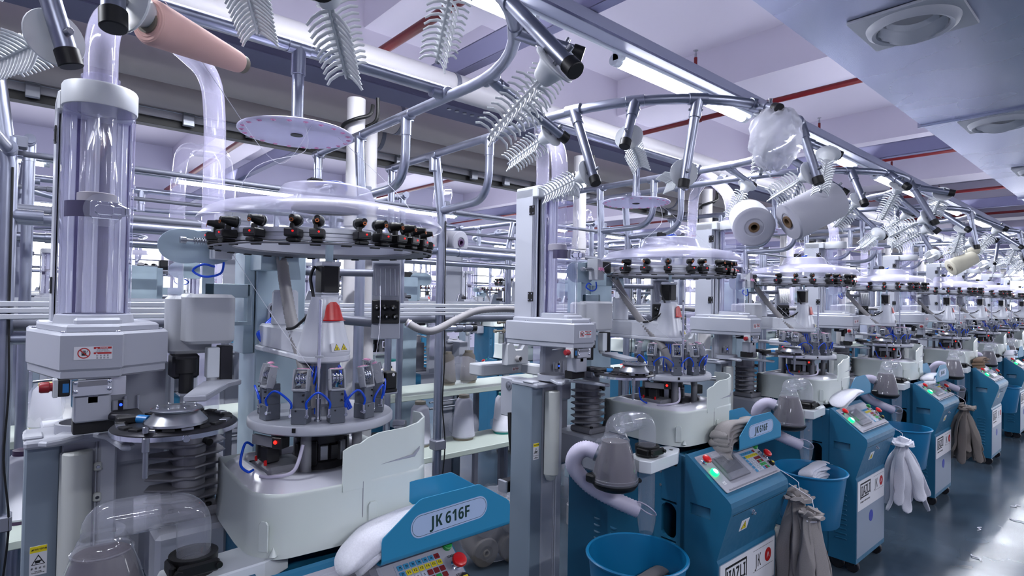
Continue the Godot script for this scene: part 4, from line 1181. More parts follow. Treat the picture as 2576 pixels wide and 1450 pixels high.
	part(r, "display_cover", MB.new().prism(V2([.038, 0, .150, 0, .146, .022, .042, .022]), -.006, .148, P * Transform3D(Basis(Vector3(0, 0, 1), Vector3.UP, Vector3(-1, 0, 0)), Vector3.ZERO), .001), M.glass)
	# keypad
	part(r, "keypad_sheet", MB.new().prism(rrect(.044, -.156, .160, -.062, .004), .0025, .0032, P * turned(Vector3.RIGHT, -90)), M.key_sheet)
	var cols := ["bbbbbbr", "byyyyyy", "bwwwrrr", "bwwwrgr", "bwwwggg", "bwwwbrg"]
	var names := [["", "", "", "", "", "", ""], ["", "F1", "F2", "F3", "F4", "F5", "F6"], ["", "1", "2", "3", "", "", ""], ["", "4", "5", "6", "", "", ""], ["", "7", "8", "9", "", "", ""], ["", "-", "0", ".", "", "", ""]]
	var kc := {"b": M.key_blue, "y": M.key_yellow, "w": M.key_white, "r": M.key_red, "g": M.key_green}
	var km := MB.new().prism(rrect(-.0066, -.0060, .0066, .0060, .0015), 0, .0016, turned(Vector3.RIGHT, -90), .0004).mesh()
	for i in 6:
		for j in 7:
			if not fine and i % 2: continue
			var kx := P * at(.056 + j * .0158, .003, .072 + i * .0152)
			var key := part(r, "key", km, kc[cols[i][j]], kx)
			if fine and names[i][j]:
				text(key, "key_print", names[i][j], .0062, M.print_black, at(0, .0016, 0) * turned(Vector3.RIGHT, -90), 700, .9, .0003)
			elif fine and i < 2:
				part(key, "key_print", MB.new().box(Vector3(-.001, .0018, 0), Vector3(.001, .0003, .006), 0).box(Vector3(.002, .0018, .001), Vector3(.001, .0003, .005), 0).box(Vector3(.001, .0018, -.002 + j * .0006), Vector3(.004, .0003, .001), 0), M.print_black)
	text(r, "panel_print", "STOP", .0065, M.print_black, P * at(.184, .0032, .130) * turned(Vector3.RIGHT, -90), 400)
	text(r, "panel_print", "START", .0055, M.print_black, P * at(.184, .0032, .083) * turned(Vector3.RIGHT, -90), 400)
	e = MB.new()
	for k in 60: e.box(Vector3(-.19 + k * .0062, .003, .176), Vector3(.0010, .0006, .003 if k % 5 else .006), 0, P)
	e.box(Vector3(-.007, .003, .1785), Vector3(.375, .0006, .0006), 0, P)
	part(r, "scale_print", e, M.print_black)
	# push buttons
	for b in [[-.196, .055, .020, true], [.184, .108, .022, false]]:
		var xf := P * at(b[0], .0025, b[1])
		var mb := part(r, "stop_button", MB.new().lathe(V2([.0, .016, .011, .016, .0165, .021, .0175, .025, .016, .029, .011, .0315, .0, .032]), 28, xf), M.red)
		part(mb, "button_collar", MB.new().lathe(V2([.0, 0, .013, 0, .013, .006, .010, .008, .010, .017, 0, .017]), 22, xf), M.chrome)
	var gx := P * at(-.193, .0025, .103)
	var gb := part(r, "start_button", MB.new().lathe(V2([0, 0, .014, 0, .0155, .004, .0155, .012, .012, .014, 0, .0145]), 24, gx), M.led_green)
	part(gb, "button_core", MB.new().lathe(V2([.010, .0142, .009, .0155, 0, .016]), 20, gx), M.led_green_core)
	part(r, "mode_button", MB.new().lathe(V2([0, 0, .011, 0, .011, .008, .009, .009, .009, .012, 0, .0125]), 18, P * at(.186, .0025, .058)), M.key_green)
	var ub := part(r, "usb_socket", MB.new().lathe(V2([0, 0, .011, 0, .011, .009, .0105, .011, 0, .0115]), 20, P * at(.187, .0025, .143)), M.black)
	part(ub, "socket_window", MB.new().box(Vector3(.187, .0145, .143), Vector3(.012, .001, .007), 0, P), M.key_yellow)
	text(r, "panel_print", "CE", .012, M.sticker, P * at(-.183, .0032, .148) * turned(Vector3.RIGHT, -90), 700)
	return r


# ---------------------------------------------------------------- blue sock tray over the cabinet
func make_tray(printed: bool) -> Node3D:
	var r := thing("sock_tray", "", "tray", Vector3.ZERO, 0.0, "blue sock trays on the cabinets")
	var out := [Vector2(.0, .836), Vector2(.0, .876)]
	out.append_array([Vector2(.002, .884), Vector2(.082, .940), Vector2(.090, .945), Vector2(.10, .947), Vector2(.250, .947), Vector2(.258, .945), Vector2(.340, .894), Vector2(.349, .886), Vector2(.352, .876), Vector2(.352, .836)])
	part(r, "tray_front", MB.new().prism(out, .315, .318, Transform3D(), .0006, 45), M.blue_tray)
	part(r, "tray_back", MB.new().prism(out, .200, .203, Transform3D(), .0006, 45), M.blue_tray)
	var g := []
	for p in [[.318, .837], [.3165, .830], [.311, .8255], [.304, .824], [.214, .824], [.207, .8255], [.2015, .830], [.200, .837]]:
		g.append([Vector3(0, p[1], p[0]), Vector3(.352, p[1], p[0])])
	var g2 := []
	for p in [[.315, .837], [.313, .831], [.309, .828], [.304, .827], [.214, .827], [.209, .828], [.205, .831], [.203, .837]]:
		g2.append([Vector3(0, p[1], p[0]), Vector3(.352, p[1], p[0])])
	var b := MB.new().grid(g, false, true).grid(g2, false, false)
	for i in g.size() - 1:
		for s in 2:
			b.flat(g[i][s], g[i + 1][s], g2[i + 1][s], g2[i][s], Vector3.LEFT if s == 0 else Vector3.RIGHT)
	part(r, "tray_floor", b, M.blue_tray)
	part(r, "tray_stand", MB.new().cyl(Vector3(.12, .78, .262), Vector3(.12, .826, .262), .010, -1, 12).box(Vector3(.12, .822, .262), Vector3(.12, .006, .05), .001), M.steel)
	if printed:
		var xf := at(.173, .8905, .3178) * turned(Vector3.BACK, 1.5)
		var st := part(r, "tray_label", MB.new().prism(rrect(-.105, -.026, .105, .026, .0255, 10), 0, .0010, xf), M.tray_label)
		var m := MB.new()
		var o := rrect(-.1015, -.0225, .1015, .0225, .0222, 10)
		for i in o.size():
			var a: Vector2 = o[i]; var c: Vector2 = o[(i + 1) % o.size()]
			if a.distance_to(c) > 1e-5: m.cyl(xf * Vector3(a.x, a.y, .0010), xf * Vector3(c.x, c.y, .0010), .0005, -1, 4, 0)
		part(st, "label_border", m, M.print_green)
		text(st, "label_print", "JK 616F", .0275, M.print_green, xf * at(0, 0, .0012), 700, .86)
	return r


# ---------------------------------------------------------------- creel frames, pegs, yarn
func creel_path() -> Array:
	var p := [Vector3(-.66, 2.04, -1.24), Vector3(-.66, 2.04, -.03)]
	for k in range(1, 24):
		var a := deg_to_rad(-90 + 180.0 * k / 24.0)
		p.append(Vector3(-.1 + .56 * sin(a), 2.04, -.03 + .56 * cos(a)))
	p.append_array([Vector3(.46, 2.04, -.03), Vector3(.46, 2.04, -1.24)])
	return p


func sleeve(root: Node3D, c: Vector3, dirs: Array):
	var b := MB.new()
	for d in dirs: b.cyl(c - (d[0] as Vector3) * d[1], c + (d[0] as Vector3) * d[2], .0188, -1, 18)
	b.cyl(c + Vector3(.018, -.012, .0), c + Vector3(.030, -.012, .0), .004, -1, 6)
	part(root, "pipe_sleeve", b, M.zinc)


func make_creel(H := 2.04) -> Node3D:
	var r := thing("creel_frame", "", "pipe frame", Vector3.ZERO, 0.0, "galvanised creel frames over the machines")
	var pth := creel_path()
	for k in pth.size(): pth[k].y = H
	part(r, "ring_rail", MB.new().tube(pth, .0165, 18), M.zinc)
	for x in [-.608, .475]:
		var z: float = -.82 if x < 0 else -.78
		var rx: float = -.66 if x < 0 else .46
		var px: float = -.645 if x < 0 else rx
		part(r, "frame_post", MB.new().tube(V3([x, 0, z, x, 1.2, z, x, 1.75, z, px, H - .005, z]), .0205, 18), M.zinc)
		part(r, "bent_brace", MB.new().tube(bent(V3([rx, H, -.41, rx, H - .25, -.41, x, H - .25, z]), .17, 8), .0165, 16), M.zinc)
		sleeve(r, Vector3(rx, H - .005, -.41), [[Vector3.BACK, .035, .035], [Vector3.DOWN, .0, .07]])
		sleeve(r, Vector3(rx, H - .005, z), [[Vector3.BACK, .035, .035], [Vector3.DOWN, .0, .07]])
		sleeve(r, Vector3(rx, H - .005, -1.2), [[Vector3.BACK, .03, .03], [Vector3.DOWN, .0, .07]])
		sleeve(r, Vector3(x, H - .25, z), [[Vector3.UP, .04, .04], [Vector3.BACK, .0, .07]])
		part(r, "rear_post", MB.new().cyl(Vector3(rx, .0, -1.2), Vector3(rx, H, -1.2), .0175, -1, 14), M.zinc)
		part(r, "post_foot", MB.new().cyl(Vector3(x, 0, z), Vector3(x, .012, z), .035, -1, 16), M.zinc)
		part(r, "grey_clamp", MB.new().box(Vector3(x + .02, H - .22, z - .01), Vector3(.04, .035, .04), .003), M.pipe_grey)
	part(r, "cross_pipe", MB.new().cyl(Vector3(-.66, H + .022, -.165), Vector3(.46, H + .022, -.165), .0165, -1, 18), M.zinc)
	sleeve(r, Vector3(.455, H + .01, -.165), [[Vector3.RIGHT, .05, .02], [Vector3.BACK, .03, .03]])
	sleeve(r, Vector3(-.655, H + .01, -.165), [[Vector3.RIGHT, .02, .05], [Vector3.BACK, .03, .03]])
	sleeve(r, Vector3(-.02, H + .02, -.165), [[Vector3.RIGHT, .03, .03], [Vector3.DOWN, .0, .075]])
	part(r, "stem_pipe", MB.new().cyl(Vector3(-.02, 1.83, -.165), Vector3(-.02, H + .01, -.165), .0155, -1, 16), M.zinc)
	part(r, "stem_collar", MB.new().lathe(V2([.016, 1.828, .0195, 1.83, .0195, 1.868, .016, 1.87]), 20, at(-.02, 0, -.165)), M.duct_clear)
	sleeve(r, Vector3(-.608, 1.604, -.82), [[Vector3.UP, .04, .04], [Vector3.RIGHT, .0, .08]])
	sleeve(r, Vector3(-.608, 1.245, -.82), [[Vector3.UP, .05, .05], [Vector3.RIGHT, .0, .07]])
	part(r, "stub_pipe", MB.new().cyl(Vector3(-.608, 1.245, -.82), Vector3(-.42, 1.245, -.82), .0165, -1, 16), M.zinc)
	part(r, "stub_clamp", MB.new().cyl(Vector3(-.52, 1.245, -.82), Vector3(-.485, 1.245, -.82), .020, -1, 16), M.pipe_grey)
	part(r, "stub_clamp", MB.new().cyl(Vector3(-.47, 1.245, -.82), Vector3(-.435, 1.245, -.82), .020, -1, 16), M.pipe_grey)
	part(r, "stub_cap", MB.new().cyl(Vector3(-.425, 1.245, -.82), Vector3(-.40, 1.245, -.82), .019, -1, 16), M.rubber)
	part(r, "cable", MB.new().tube(curve(V3([-.60, 1.74, -.797, -.598, 1.3, -.795, -.594, 1.1, -.793, -.60, .9, -.795, -.585, .72, -.79, -.595, .55, -.793]), 5), .003, 6), M.black)
	part(r, "post_clamp", MB.new().box(Vector3(-.608, .715, -.815), Vector3(.06, .045, .055), .004), M.pipe_grey)
	return r


# pipes and rails that run along a whole row (z given for the row axis)
func row_services(where: String, z: float, s: float, x0: float, x1: float):
	var g := "pipes running along the rows"
	for p in [["thick galvanised pipe at shoulder height", 1.604, -.83, .0185, "zinc"], ["grey pipe behind the posts, above the thick pipe", 1.66, -1.10, .016, "pipe_grey"], ["thin grey conduit near the top of the posts", 1.80, -.86, .009, "pipe_grey"], ["grey feed pipe under the service rail", 1.29, -.865, .021, "pipe_grey"]]:
		var o := thing("row_pipe", "%s along the %s row" % [p[0], where], "pipe", Vector3((x0 + x1) * .5, p[1], z + s * p[2]), 0.0, g)
		var h := (x1 - x0) * .5
		part(o, "pipe_run", MB.new().cyl(Vector3(-h, 0, 0), Vector3(h, 0, 0), p[3], -1, 16), M[p[4]])
		for k in int((x1 - x0) / 1.5): part(o, "pipe_joint", MB.new().cyl(Vector3(-h + .5 + k * 1.5, 0, 0), Vector3(-h + .58 + k * 1.5, 0, 0), p[3] + .003, -1, 16), M[p[4]])
	var r := thing("service_rail", "slotted aluminium service rail with small valves along the %s row" % where, "rail", Vector3((x0 + x1) * .5, 1.335, z + s * -.79))
	for k in 3: part(r, "rail_strip", MB.new().box(Vector3(0, -.02 + k * .0185, 0), Vector3(x1 - x0, .015, .03), .002), M.aluminium)
	for k in int((x1 - x0) / .5):
		var x := -(x1 - x0) * .5 + .12 + k * .5 + .08 * (k % 2)
		part(r, "rail_bracket", MB.new().prism(V2([-.03, 0, .03, 0, .012, .05, -.012, .05]), -.008, .008, at(x, .025, 0), .001), M.steel)
		part(r, "rail_valve", MB.new().cyl(Vector3(x + .005, .05, .0), Vector3(x + .045, .05, .0), .011, -1, 12), M.dark_steel)


func make_ribbed_hose() -> Node3D:
	var r := thing("ribbed_hose", "", "hose", Vector3.ZERO, 0.0, "grey ribbed hoses slung between the stations")
	var hp := curve(V3([-.96, 1.295, -.52, -.92, 1.268, -.49, -.86, 1.262, -.48, -.75, 1.302, -.49, -.64, 1.337, -.50, -.50, 1.345, -.50, -.40, 1.34, -.48]), 18)
	var rad := []
	for k in hp.size(): rad.append(.0152 if k % 2 == 0 else .0140)
	part(r, "hose_body", MB.new().tube(hp, rad, 12), M.hose_grey)
	part(r, "hose_tie", MB.new().cyl(hp[4], hp[6], .0165, -1, 14), M.hose_white)
	return r


func make_guide_disc() -> Node3D:
	var r := thing("thread_guide_disc", "", "guide disc", Vector3.ZERO, 0.0, "round thread guide discs under the creel rails")
	part(r, "clear_disc", MB.new().lathe(V2([.016, 1.822, .146, 1.822, .148, 1.824, .148, 1.827, .146, 1.829, .016, 1.829, .016, 1.822]), 56, at(-.02, 0, -.165)), M.frosted_disc)
	for k in 22:
		var o := at(-.02, 0, -.165) * turned(Vector3.UP, k * 360.0 / 22 + 5) * at(0, 0, .136)
		part(r, "eyelet", MB.new().lathe(V2([.0034, 1.8200, .0062, 1.8205, .0062, 1.8225, .0034, 1.8230, .0034, 1.82]), 12, o), M.pink)
	part(r, "centre_plug", MB.new().lathe(V2([0, 1.8195, .016, 1.8195, .016, 1.826, 0, 1.826]), 24, at(-.02, 0, -.165)), M.black)
	return r


var peg_meshes := {}
func peg_parts():
	peg_meshes.disc = MB.new().lathe(V2([.0, 0, .036, .0, .0445, -.002, .0455, .0, .044, .0025, .038, .004, .030, .008, .026, .014, .022, .026, .020, .034, .016, .040, 0, .040]), 28).mesh()
	var sp := MB.new()
	sp.box(Vector3(0, .105, 0), Vector3(.014, .17, .004), .001).box(Vector3(0, .105, 0), Vector3(.004, .17, .014), .001).cyl(Vector3(0, .02, 0), Vector3(0, .19, 0), .0042, -1, 8)
	peg_meshes.spine = sp.mesh()
	peg_meshes.nut = MB.new().cyl(Vector3(0, .188, 0), Vector3(0, .197, 0), .0062, -1, 6, .001).mesh()
	var row := MB.new()
	for k in 11:
		var y := .052 + k * .0130
		var l := .047 - .0005 * k
		row.tube([Vector3(.004, y, 0), Vector3(.018, y - .004, 0), Vector3(.034, y - .002, .0), Vector3(l, y + .005, 0)], [.0031, .0030, .0027, .0022], 6)
	peg_meshes.row = row.mesh()


# one peg: sleeve on the ring rail, arm with a rubber cap, flanged cone, spine and four rows of bristles
func peg(T: Vector3, E: Vector3, e: Vector3, o: Vector3, label: String, bare := false) -> Node3D:
	var r := thing("yarn_peg", label, "yarn peg", o + T, 0.0, "bristled yarn pegs on the creel rings")
	var d := (E - T).normalized()
	var L := (E - T).length()
	var rad := Vector3(T.x + .1, 0, T.z + .03).normalized() if T.z > -.03 else Vector3(signf(T.x), 0, 0)
	var tan := rad.cross(Vector3.UP).normalized()
	var b := MB.new().cyl(-tan * .030, tan * .030, .0192, -1, 18).cyl(Vector3.ZERO, d * minf(.06, L * .6), .0190, -1, 18)
	b.cyl(d * .035 - tan * .022, d * .035 + tan * .024, .0038, -1, 6)
	part(r, "rail_sleeve", b, M.zinc)
	part(r, "peg_arm", MB.new().cyl(d * .02, d * (L - .004), .0152, -1, 18), M.zinc)
	part(r, "end_cap", MB.new().cyl(d * (L - .022), d * (L + .006), .0178, -1, 20, .0015), M.rubber)
	var c := d * (L - .045)
	var en := (e - d * e.dot(d) * .6).normalized()
	part(r, "arm_bolt", MB.new().cyl(c - en * .027, c - en * .015, .0062, -1, 6).cyl(c + en * .012, c + en * .026, .005, -1, 6), M.steel)
	var xf := MB.along(c + en * .020, c + en * .21)
	part(r, "peg_flange", peg_meshes.disc, M.peg_white, xf)
	part(r, "peg_spine", peg_meshes.spine, M.peg_white, xf)
	part(r, "peg_nut", peg_meshes.nut, M.steel, xf)
	for k in (0 if bare else 4): part(r, "bristle_row", peg_meshes.row, M.peg_white, xf * turned(Vector3.UP, k * 90 + 20) * at(0, .006 * (k % 2), 0))
	r.set_meta("axis", en)
	r.set_meta("root", o + T + c + en * .020)
	return r


# a wound cone of yarn lying along an axis from a (wide end) to b
func yarn_cone(a: Vector3, b: Vector3, r0: float, r1: float, yarn: Material, core: Material, label: String, group := "", k := .016) -> Node3D:
	var r := thing("yarn_cone", label, "yarn cone", a, 0.0, group)
	var L := a.distance_to(b)
	var xf := MB.along(Vector3.ZERO, b - a)
	part(r, "yarn", MB.new().lathe(V2([k * 1.15, .002, r0 * .92, .0, r0, L * .03, r0 * .99, L * .07, r1 * 1.03, L * .95, r1 * .96, L * .985, k, L * .99]), 40, xf), yarn)
	part(r, "yarn_rings", MB.new().lathe(V2([r0 * .45, -.0008, r0 * .50, -.0016, r0 * .55, -.0004, r0 * .68, -.0014, r0 * .72, -.0002, r0 * .84, -.0012, r0 * .9, .0]), 40, xf), yarn)
	part(r, "paper_core", MB.new().lathe(V2([k * .72, -.004, k * 1.15, -.004, k * 1.15, .01, k, L, k * .98, L * 1.05, k * .7, L * 1.055, k * .62, L * .9, k * .72, -.004]), 24, xf), core)
	return r


# a standing spool on a shelf
func spool(p: Vector3, h: float, r0: float, yarn: Material, tip: Material, label: String, group := "yarn spools on the shelves") -> Node3D:
	var r := thing("yarn_spool", label, "yarn spool", p, 0.0, group)
	part(r, "yarn", MB.new().lathe(V2([0, .012, r0 * .9, .012, r0, .02, r0 * .97, h * .1, r0 * .74, h * .84, r0 * .5, h * .93, 0, h * .93]), 32), yarn)
	part(r, "spool_core", MB.new().lathe(V2([0, 0, r0 * .86, 0, r0 * .88, .012, r0 * .4, .02, r0 * .4, h * .9, r0 * .46, h * .93, r0 * .46, h, r0 * .3, h * 1.005, 0, h * .98]), 28), tip)
	return r


# crumpled clear film as an open creased skin around a middle
func film_mesh(rx: float, ry: float, rz: float, sd: int, crease := .12) -> MB:
	var f := FastNoiseLite.new()
	f.seed = sd; f.frequency = 1.7; f.fractal_octaves = 3
	f.noise_type = FastNoiseLite.TYPE_CELLULAR
	var g := []
	for i in 19:
		var row := []
		var t := PI * i / 18.0
		for j in 28:
			var a := TAU * j / 28.0
			var n := Vector3(sin(t) * cos(a), cos(t), sin(t) * sin(a))
			var k := 1.0 + crease * (f.get_noise_3dv(n * 2.2) * 1.6 + .6)
			row.append(Vector3(n.x * rx, n.y * ry, n.z * rz) * k)
		g.append(row)
	return MB.new().grid(g, true, false)


# ---------------------------------------------------------------- socks
# one sock laid along a path, flattened, with a turned foot; w half width, t half thickness
func sock_mesh(path: Array, w: float, t: float, side: Vector3, sd := 0, foot := 1.0) -> MB:
	var f := FastNoiseLite.new()
	f.seed = sd; f.frequency = 9.0
	var p := curve(path, 5)
	var g := []
	var m := p.size()
	for i in m:
		var s := float(i) / (m - 1)
		var d: Vector3 = (p[mini(i + 1, m - 1)] - p[maxi(i - 1, 0)]).normalized()
		var u := (side - d * side.dot(d)).normalized()
		var v := d.cross(u)
		var ww := w * (1.0 - .18 * sin(s * PI)) * (1.0 if s < .9 else sqrt(maxf(.02, 1.0 - pow((s - .9) / .1, 2))))
		if s > .55 and s < .8: ww *= 1.0 + .25 * foot * sin((s - .55) / .25 * PI)
		var row := []
		for j in 14:
			var a := TAU * j / 14.0
			var rip := 1.0 + .16 * f.get_noise_3d(cos(a) * .3, s * .9, sin(a) * .3)
			row.append(p[i] + u * cos(a) * ww * rip + v * sin(a) * t * rip)
		g.append(row)
	var b := MB.new().grid(g, true, false)
	for e in [0, m - 1]:
		var c := Vector3.ZERO
		for q in g[e]: c += q
		c /= g[e].size()
		var nn: Vector3 = (p[0] - p[1]).normalized() if e == 0 else (p[m - 1] - p[m - 2]).normalized()
		for j in 14: b.t(c, g[e][j], g[e][(j + 1) % 14], nn, nn, nn)
	return b


# a bunch of socks tied at the cuffs, hanging from a cord at the cabinet corner
func sock_bundle(top: Vector3, n: int, drop: float, spread: float, m: Material, label: String, lean := Vector3.ZERO, sd := 1):
	var r := thing("sock_bundle", label, "sock bundle", top, 0.0, "tied sock bundles hanging from the cabinets")
	rng.seed = sd
	var tie := Vector3(.0, -.085, .0) + lean * .3
	for k in n:
		var a := 2.399 * k
		var q := sqrt((k + .5) / n)
		var o := Vector3(cos(a), 0, sin(a)) * q
		var out := o * spread
		var len := drop * rng.randf_range(.78, 1.06)
		var up := .030 + .035 * rng.randf() * (1.2 - q)
		var path := [tie + o * spread * .75 + Vector3(rng.randf_range(-.012, .012), up - .012 * q, rng.randf_range(-.012, .012)), tie + o * spread * .55 + Vector3(0, up * .55, 0), tie + o * .016, tie + out * .62 + Vector3(0, -len * .22, 0) + lean * .2, tie + out * (.95 + .12 * sin(k * 5.0)) + Vector3(0, -len * .5, 0) + lean * .6, tie + out * (1.12 + .16 * sin(k * 2.0)) + Vector3(0, -len * .8, 0) + lean * .9, tie + out * 1.22 + o * .018 + Vector3(0, -len, 0) + lean]
		var tw := a + rng.randf_range(-.7, .7)
		part(r, "sock", sock_mesh(path, .026, .0075, Vector3(-sin(tw), 0, cos(tw)), k + sd * 40, 1.0), m)
	part(r, "tie_cord", MB.new().tube(curve([tie + Vector3(.022, 0, 0), tie + Vector3(0, .002, .022), tie + Vector3(-.022, 0, 0), tie + Vector3(0, -.002, -.022), tie + Vector3(.022, 0, 0)], 6), .003, 6, false).tube(curve([tie + Vector3(0, .0, .02), Vector3(0, -.02, .01), Vector3.ZERO, Vector3(-.045, .045, -.06)], 6), .0014, 5), M.sock_white)
	return r


# a folded pile pressed into a tray: layers of flattened socks
func folded_socks(o: Vector3, m: Material, label: String, n: int, sd: int, w := .06, drape := .05):
	var r := thing("folded_socks", label, "socks", o, 0.0, "socks left on trays and cabinets")
	for k in n:
		var y := .014 + k * .015
		var path := [Vector3(.20, y + .01, .0 + .006 * sin(k)), Vector3(.12, y + .012, .004 * k), Vector3(.03, y + .016, .004), Vector3(-.025, y + .006, .006), Vector3(-.05 - .008 * (k % 2), y - .012 - drape * .3, .010), Vector3(-.05, y - .03 - drape * .4, .014)]
		if k % 2: path = [Vector3(.18, y + .01, -.01), Vector3(.10, y + .014, 0), Vector3(.02, y + .014, .004), Vector3(-.038, y + .004, 0), Vector3(-.052, y - .012, .004), Vector3(-.02, y - .018, .01)]
		part(r, "sock", sock_mesh(path, w * (1.0 - .06 * k), .0105, Vector3(0, .1, 1), sd + k, .3), m)
	return r


# a soft lump of white socks, drooping at its left end
func draped_socks(o: Vector3, m: Material, label: String, sd: int, thick := 1.0):
	var r := thing("folded_socks", label, "socks", o, 0.0, "socks left on trays and cabinets")
	var f := FastNoiseLite.new()
	f.seed = sd; f.frequency = 8.0; f.fractal_octaves = 2
	for k in 2:
		var p := curve([Vector3(.24, .045, 0), Vector3(.15, .050 - .012 * k, 0), Vector3(.06, .044 - .016 * k, .004), Vector3(0, .032 - .02 * k, .006), Vector3(-.045 + .02 * k, .014 - .02 * k, .008), Vector3(-.075 + .03 * k, -.008 - .016 * k, .010)], 6)
		var g := []
		var n := p.size()
		for i in n:
			var s := float(i) / (n - 1)
			var w := (.044 + .012 * sin(s * 3.0)) * sqrt(maxf(.003, 1.0 - pow(s, 6.0))) * (1.0 - .1 * k)
			var t := (.026 - .004 * k) * sqrt(maxf(.003, 1.0 - pow(s, 5.0)))
			var row := []
			for j in 22:
				var a := TAU * j / 22.0
				var c := Vector3(0, sin(a) * t * thick, cos(a) * w)
				var q: Vector3 = p[i] + c
				row.append(q + c.normalized() * (.016 * thick * f.get_noise_3dv(q * Vector3(.5, 1, 1)) + .0012 * sin(j * 2.1 + i * .5)) * minf(1, s * 4))
			g.append(row)
		var b := MB.new().grid(g, true, false)
		for j in 22: b.t(p[n - 1] + Vector3(-.003, 0, 0), g[n - 1][j], g[n - 1][(j + 1) % 22], Vector3.LEFT, Vector3.LEFT, Vector3.LEFT)
		part(r, "sock", b, m)


func bucket(o: Vector3, label: String, rr := .165, h := .26):
	var r := thing("blue_bucket", label, "bucket", o, 0.0, "round blue buckets between the cabinets")
	part(r, "bucket_wall", MB.new().lathe(V2([0, 0, rr * .78, 0, rr * .80, .004, rr * .97, h - .012, rr * 1.02, h - .010, rr * 1.03, h - .004, rr * 1.01, h, rr * .965, h - .002, rr * .945, h - .02, rr * .77, .008, 0, .008]), 48), M.blue_bucket)
	part(r, "bucket_lip", MB.new().lathe(V2([rr * .925, h * .80, rr * .935, h * .81, rr * .945, h * .83]), 48), M.blue_tray)
	return r


# ---------------------------------------------------------------- the hall
func slab(called: String, lo: Vector3, hi: Vector3, m: Material):
	return struct(called, MB.new().box((lo + hi) * .5, hi - lo, 0), m)


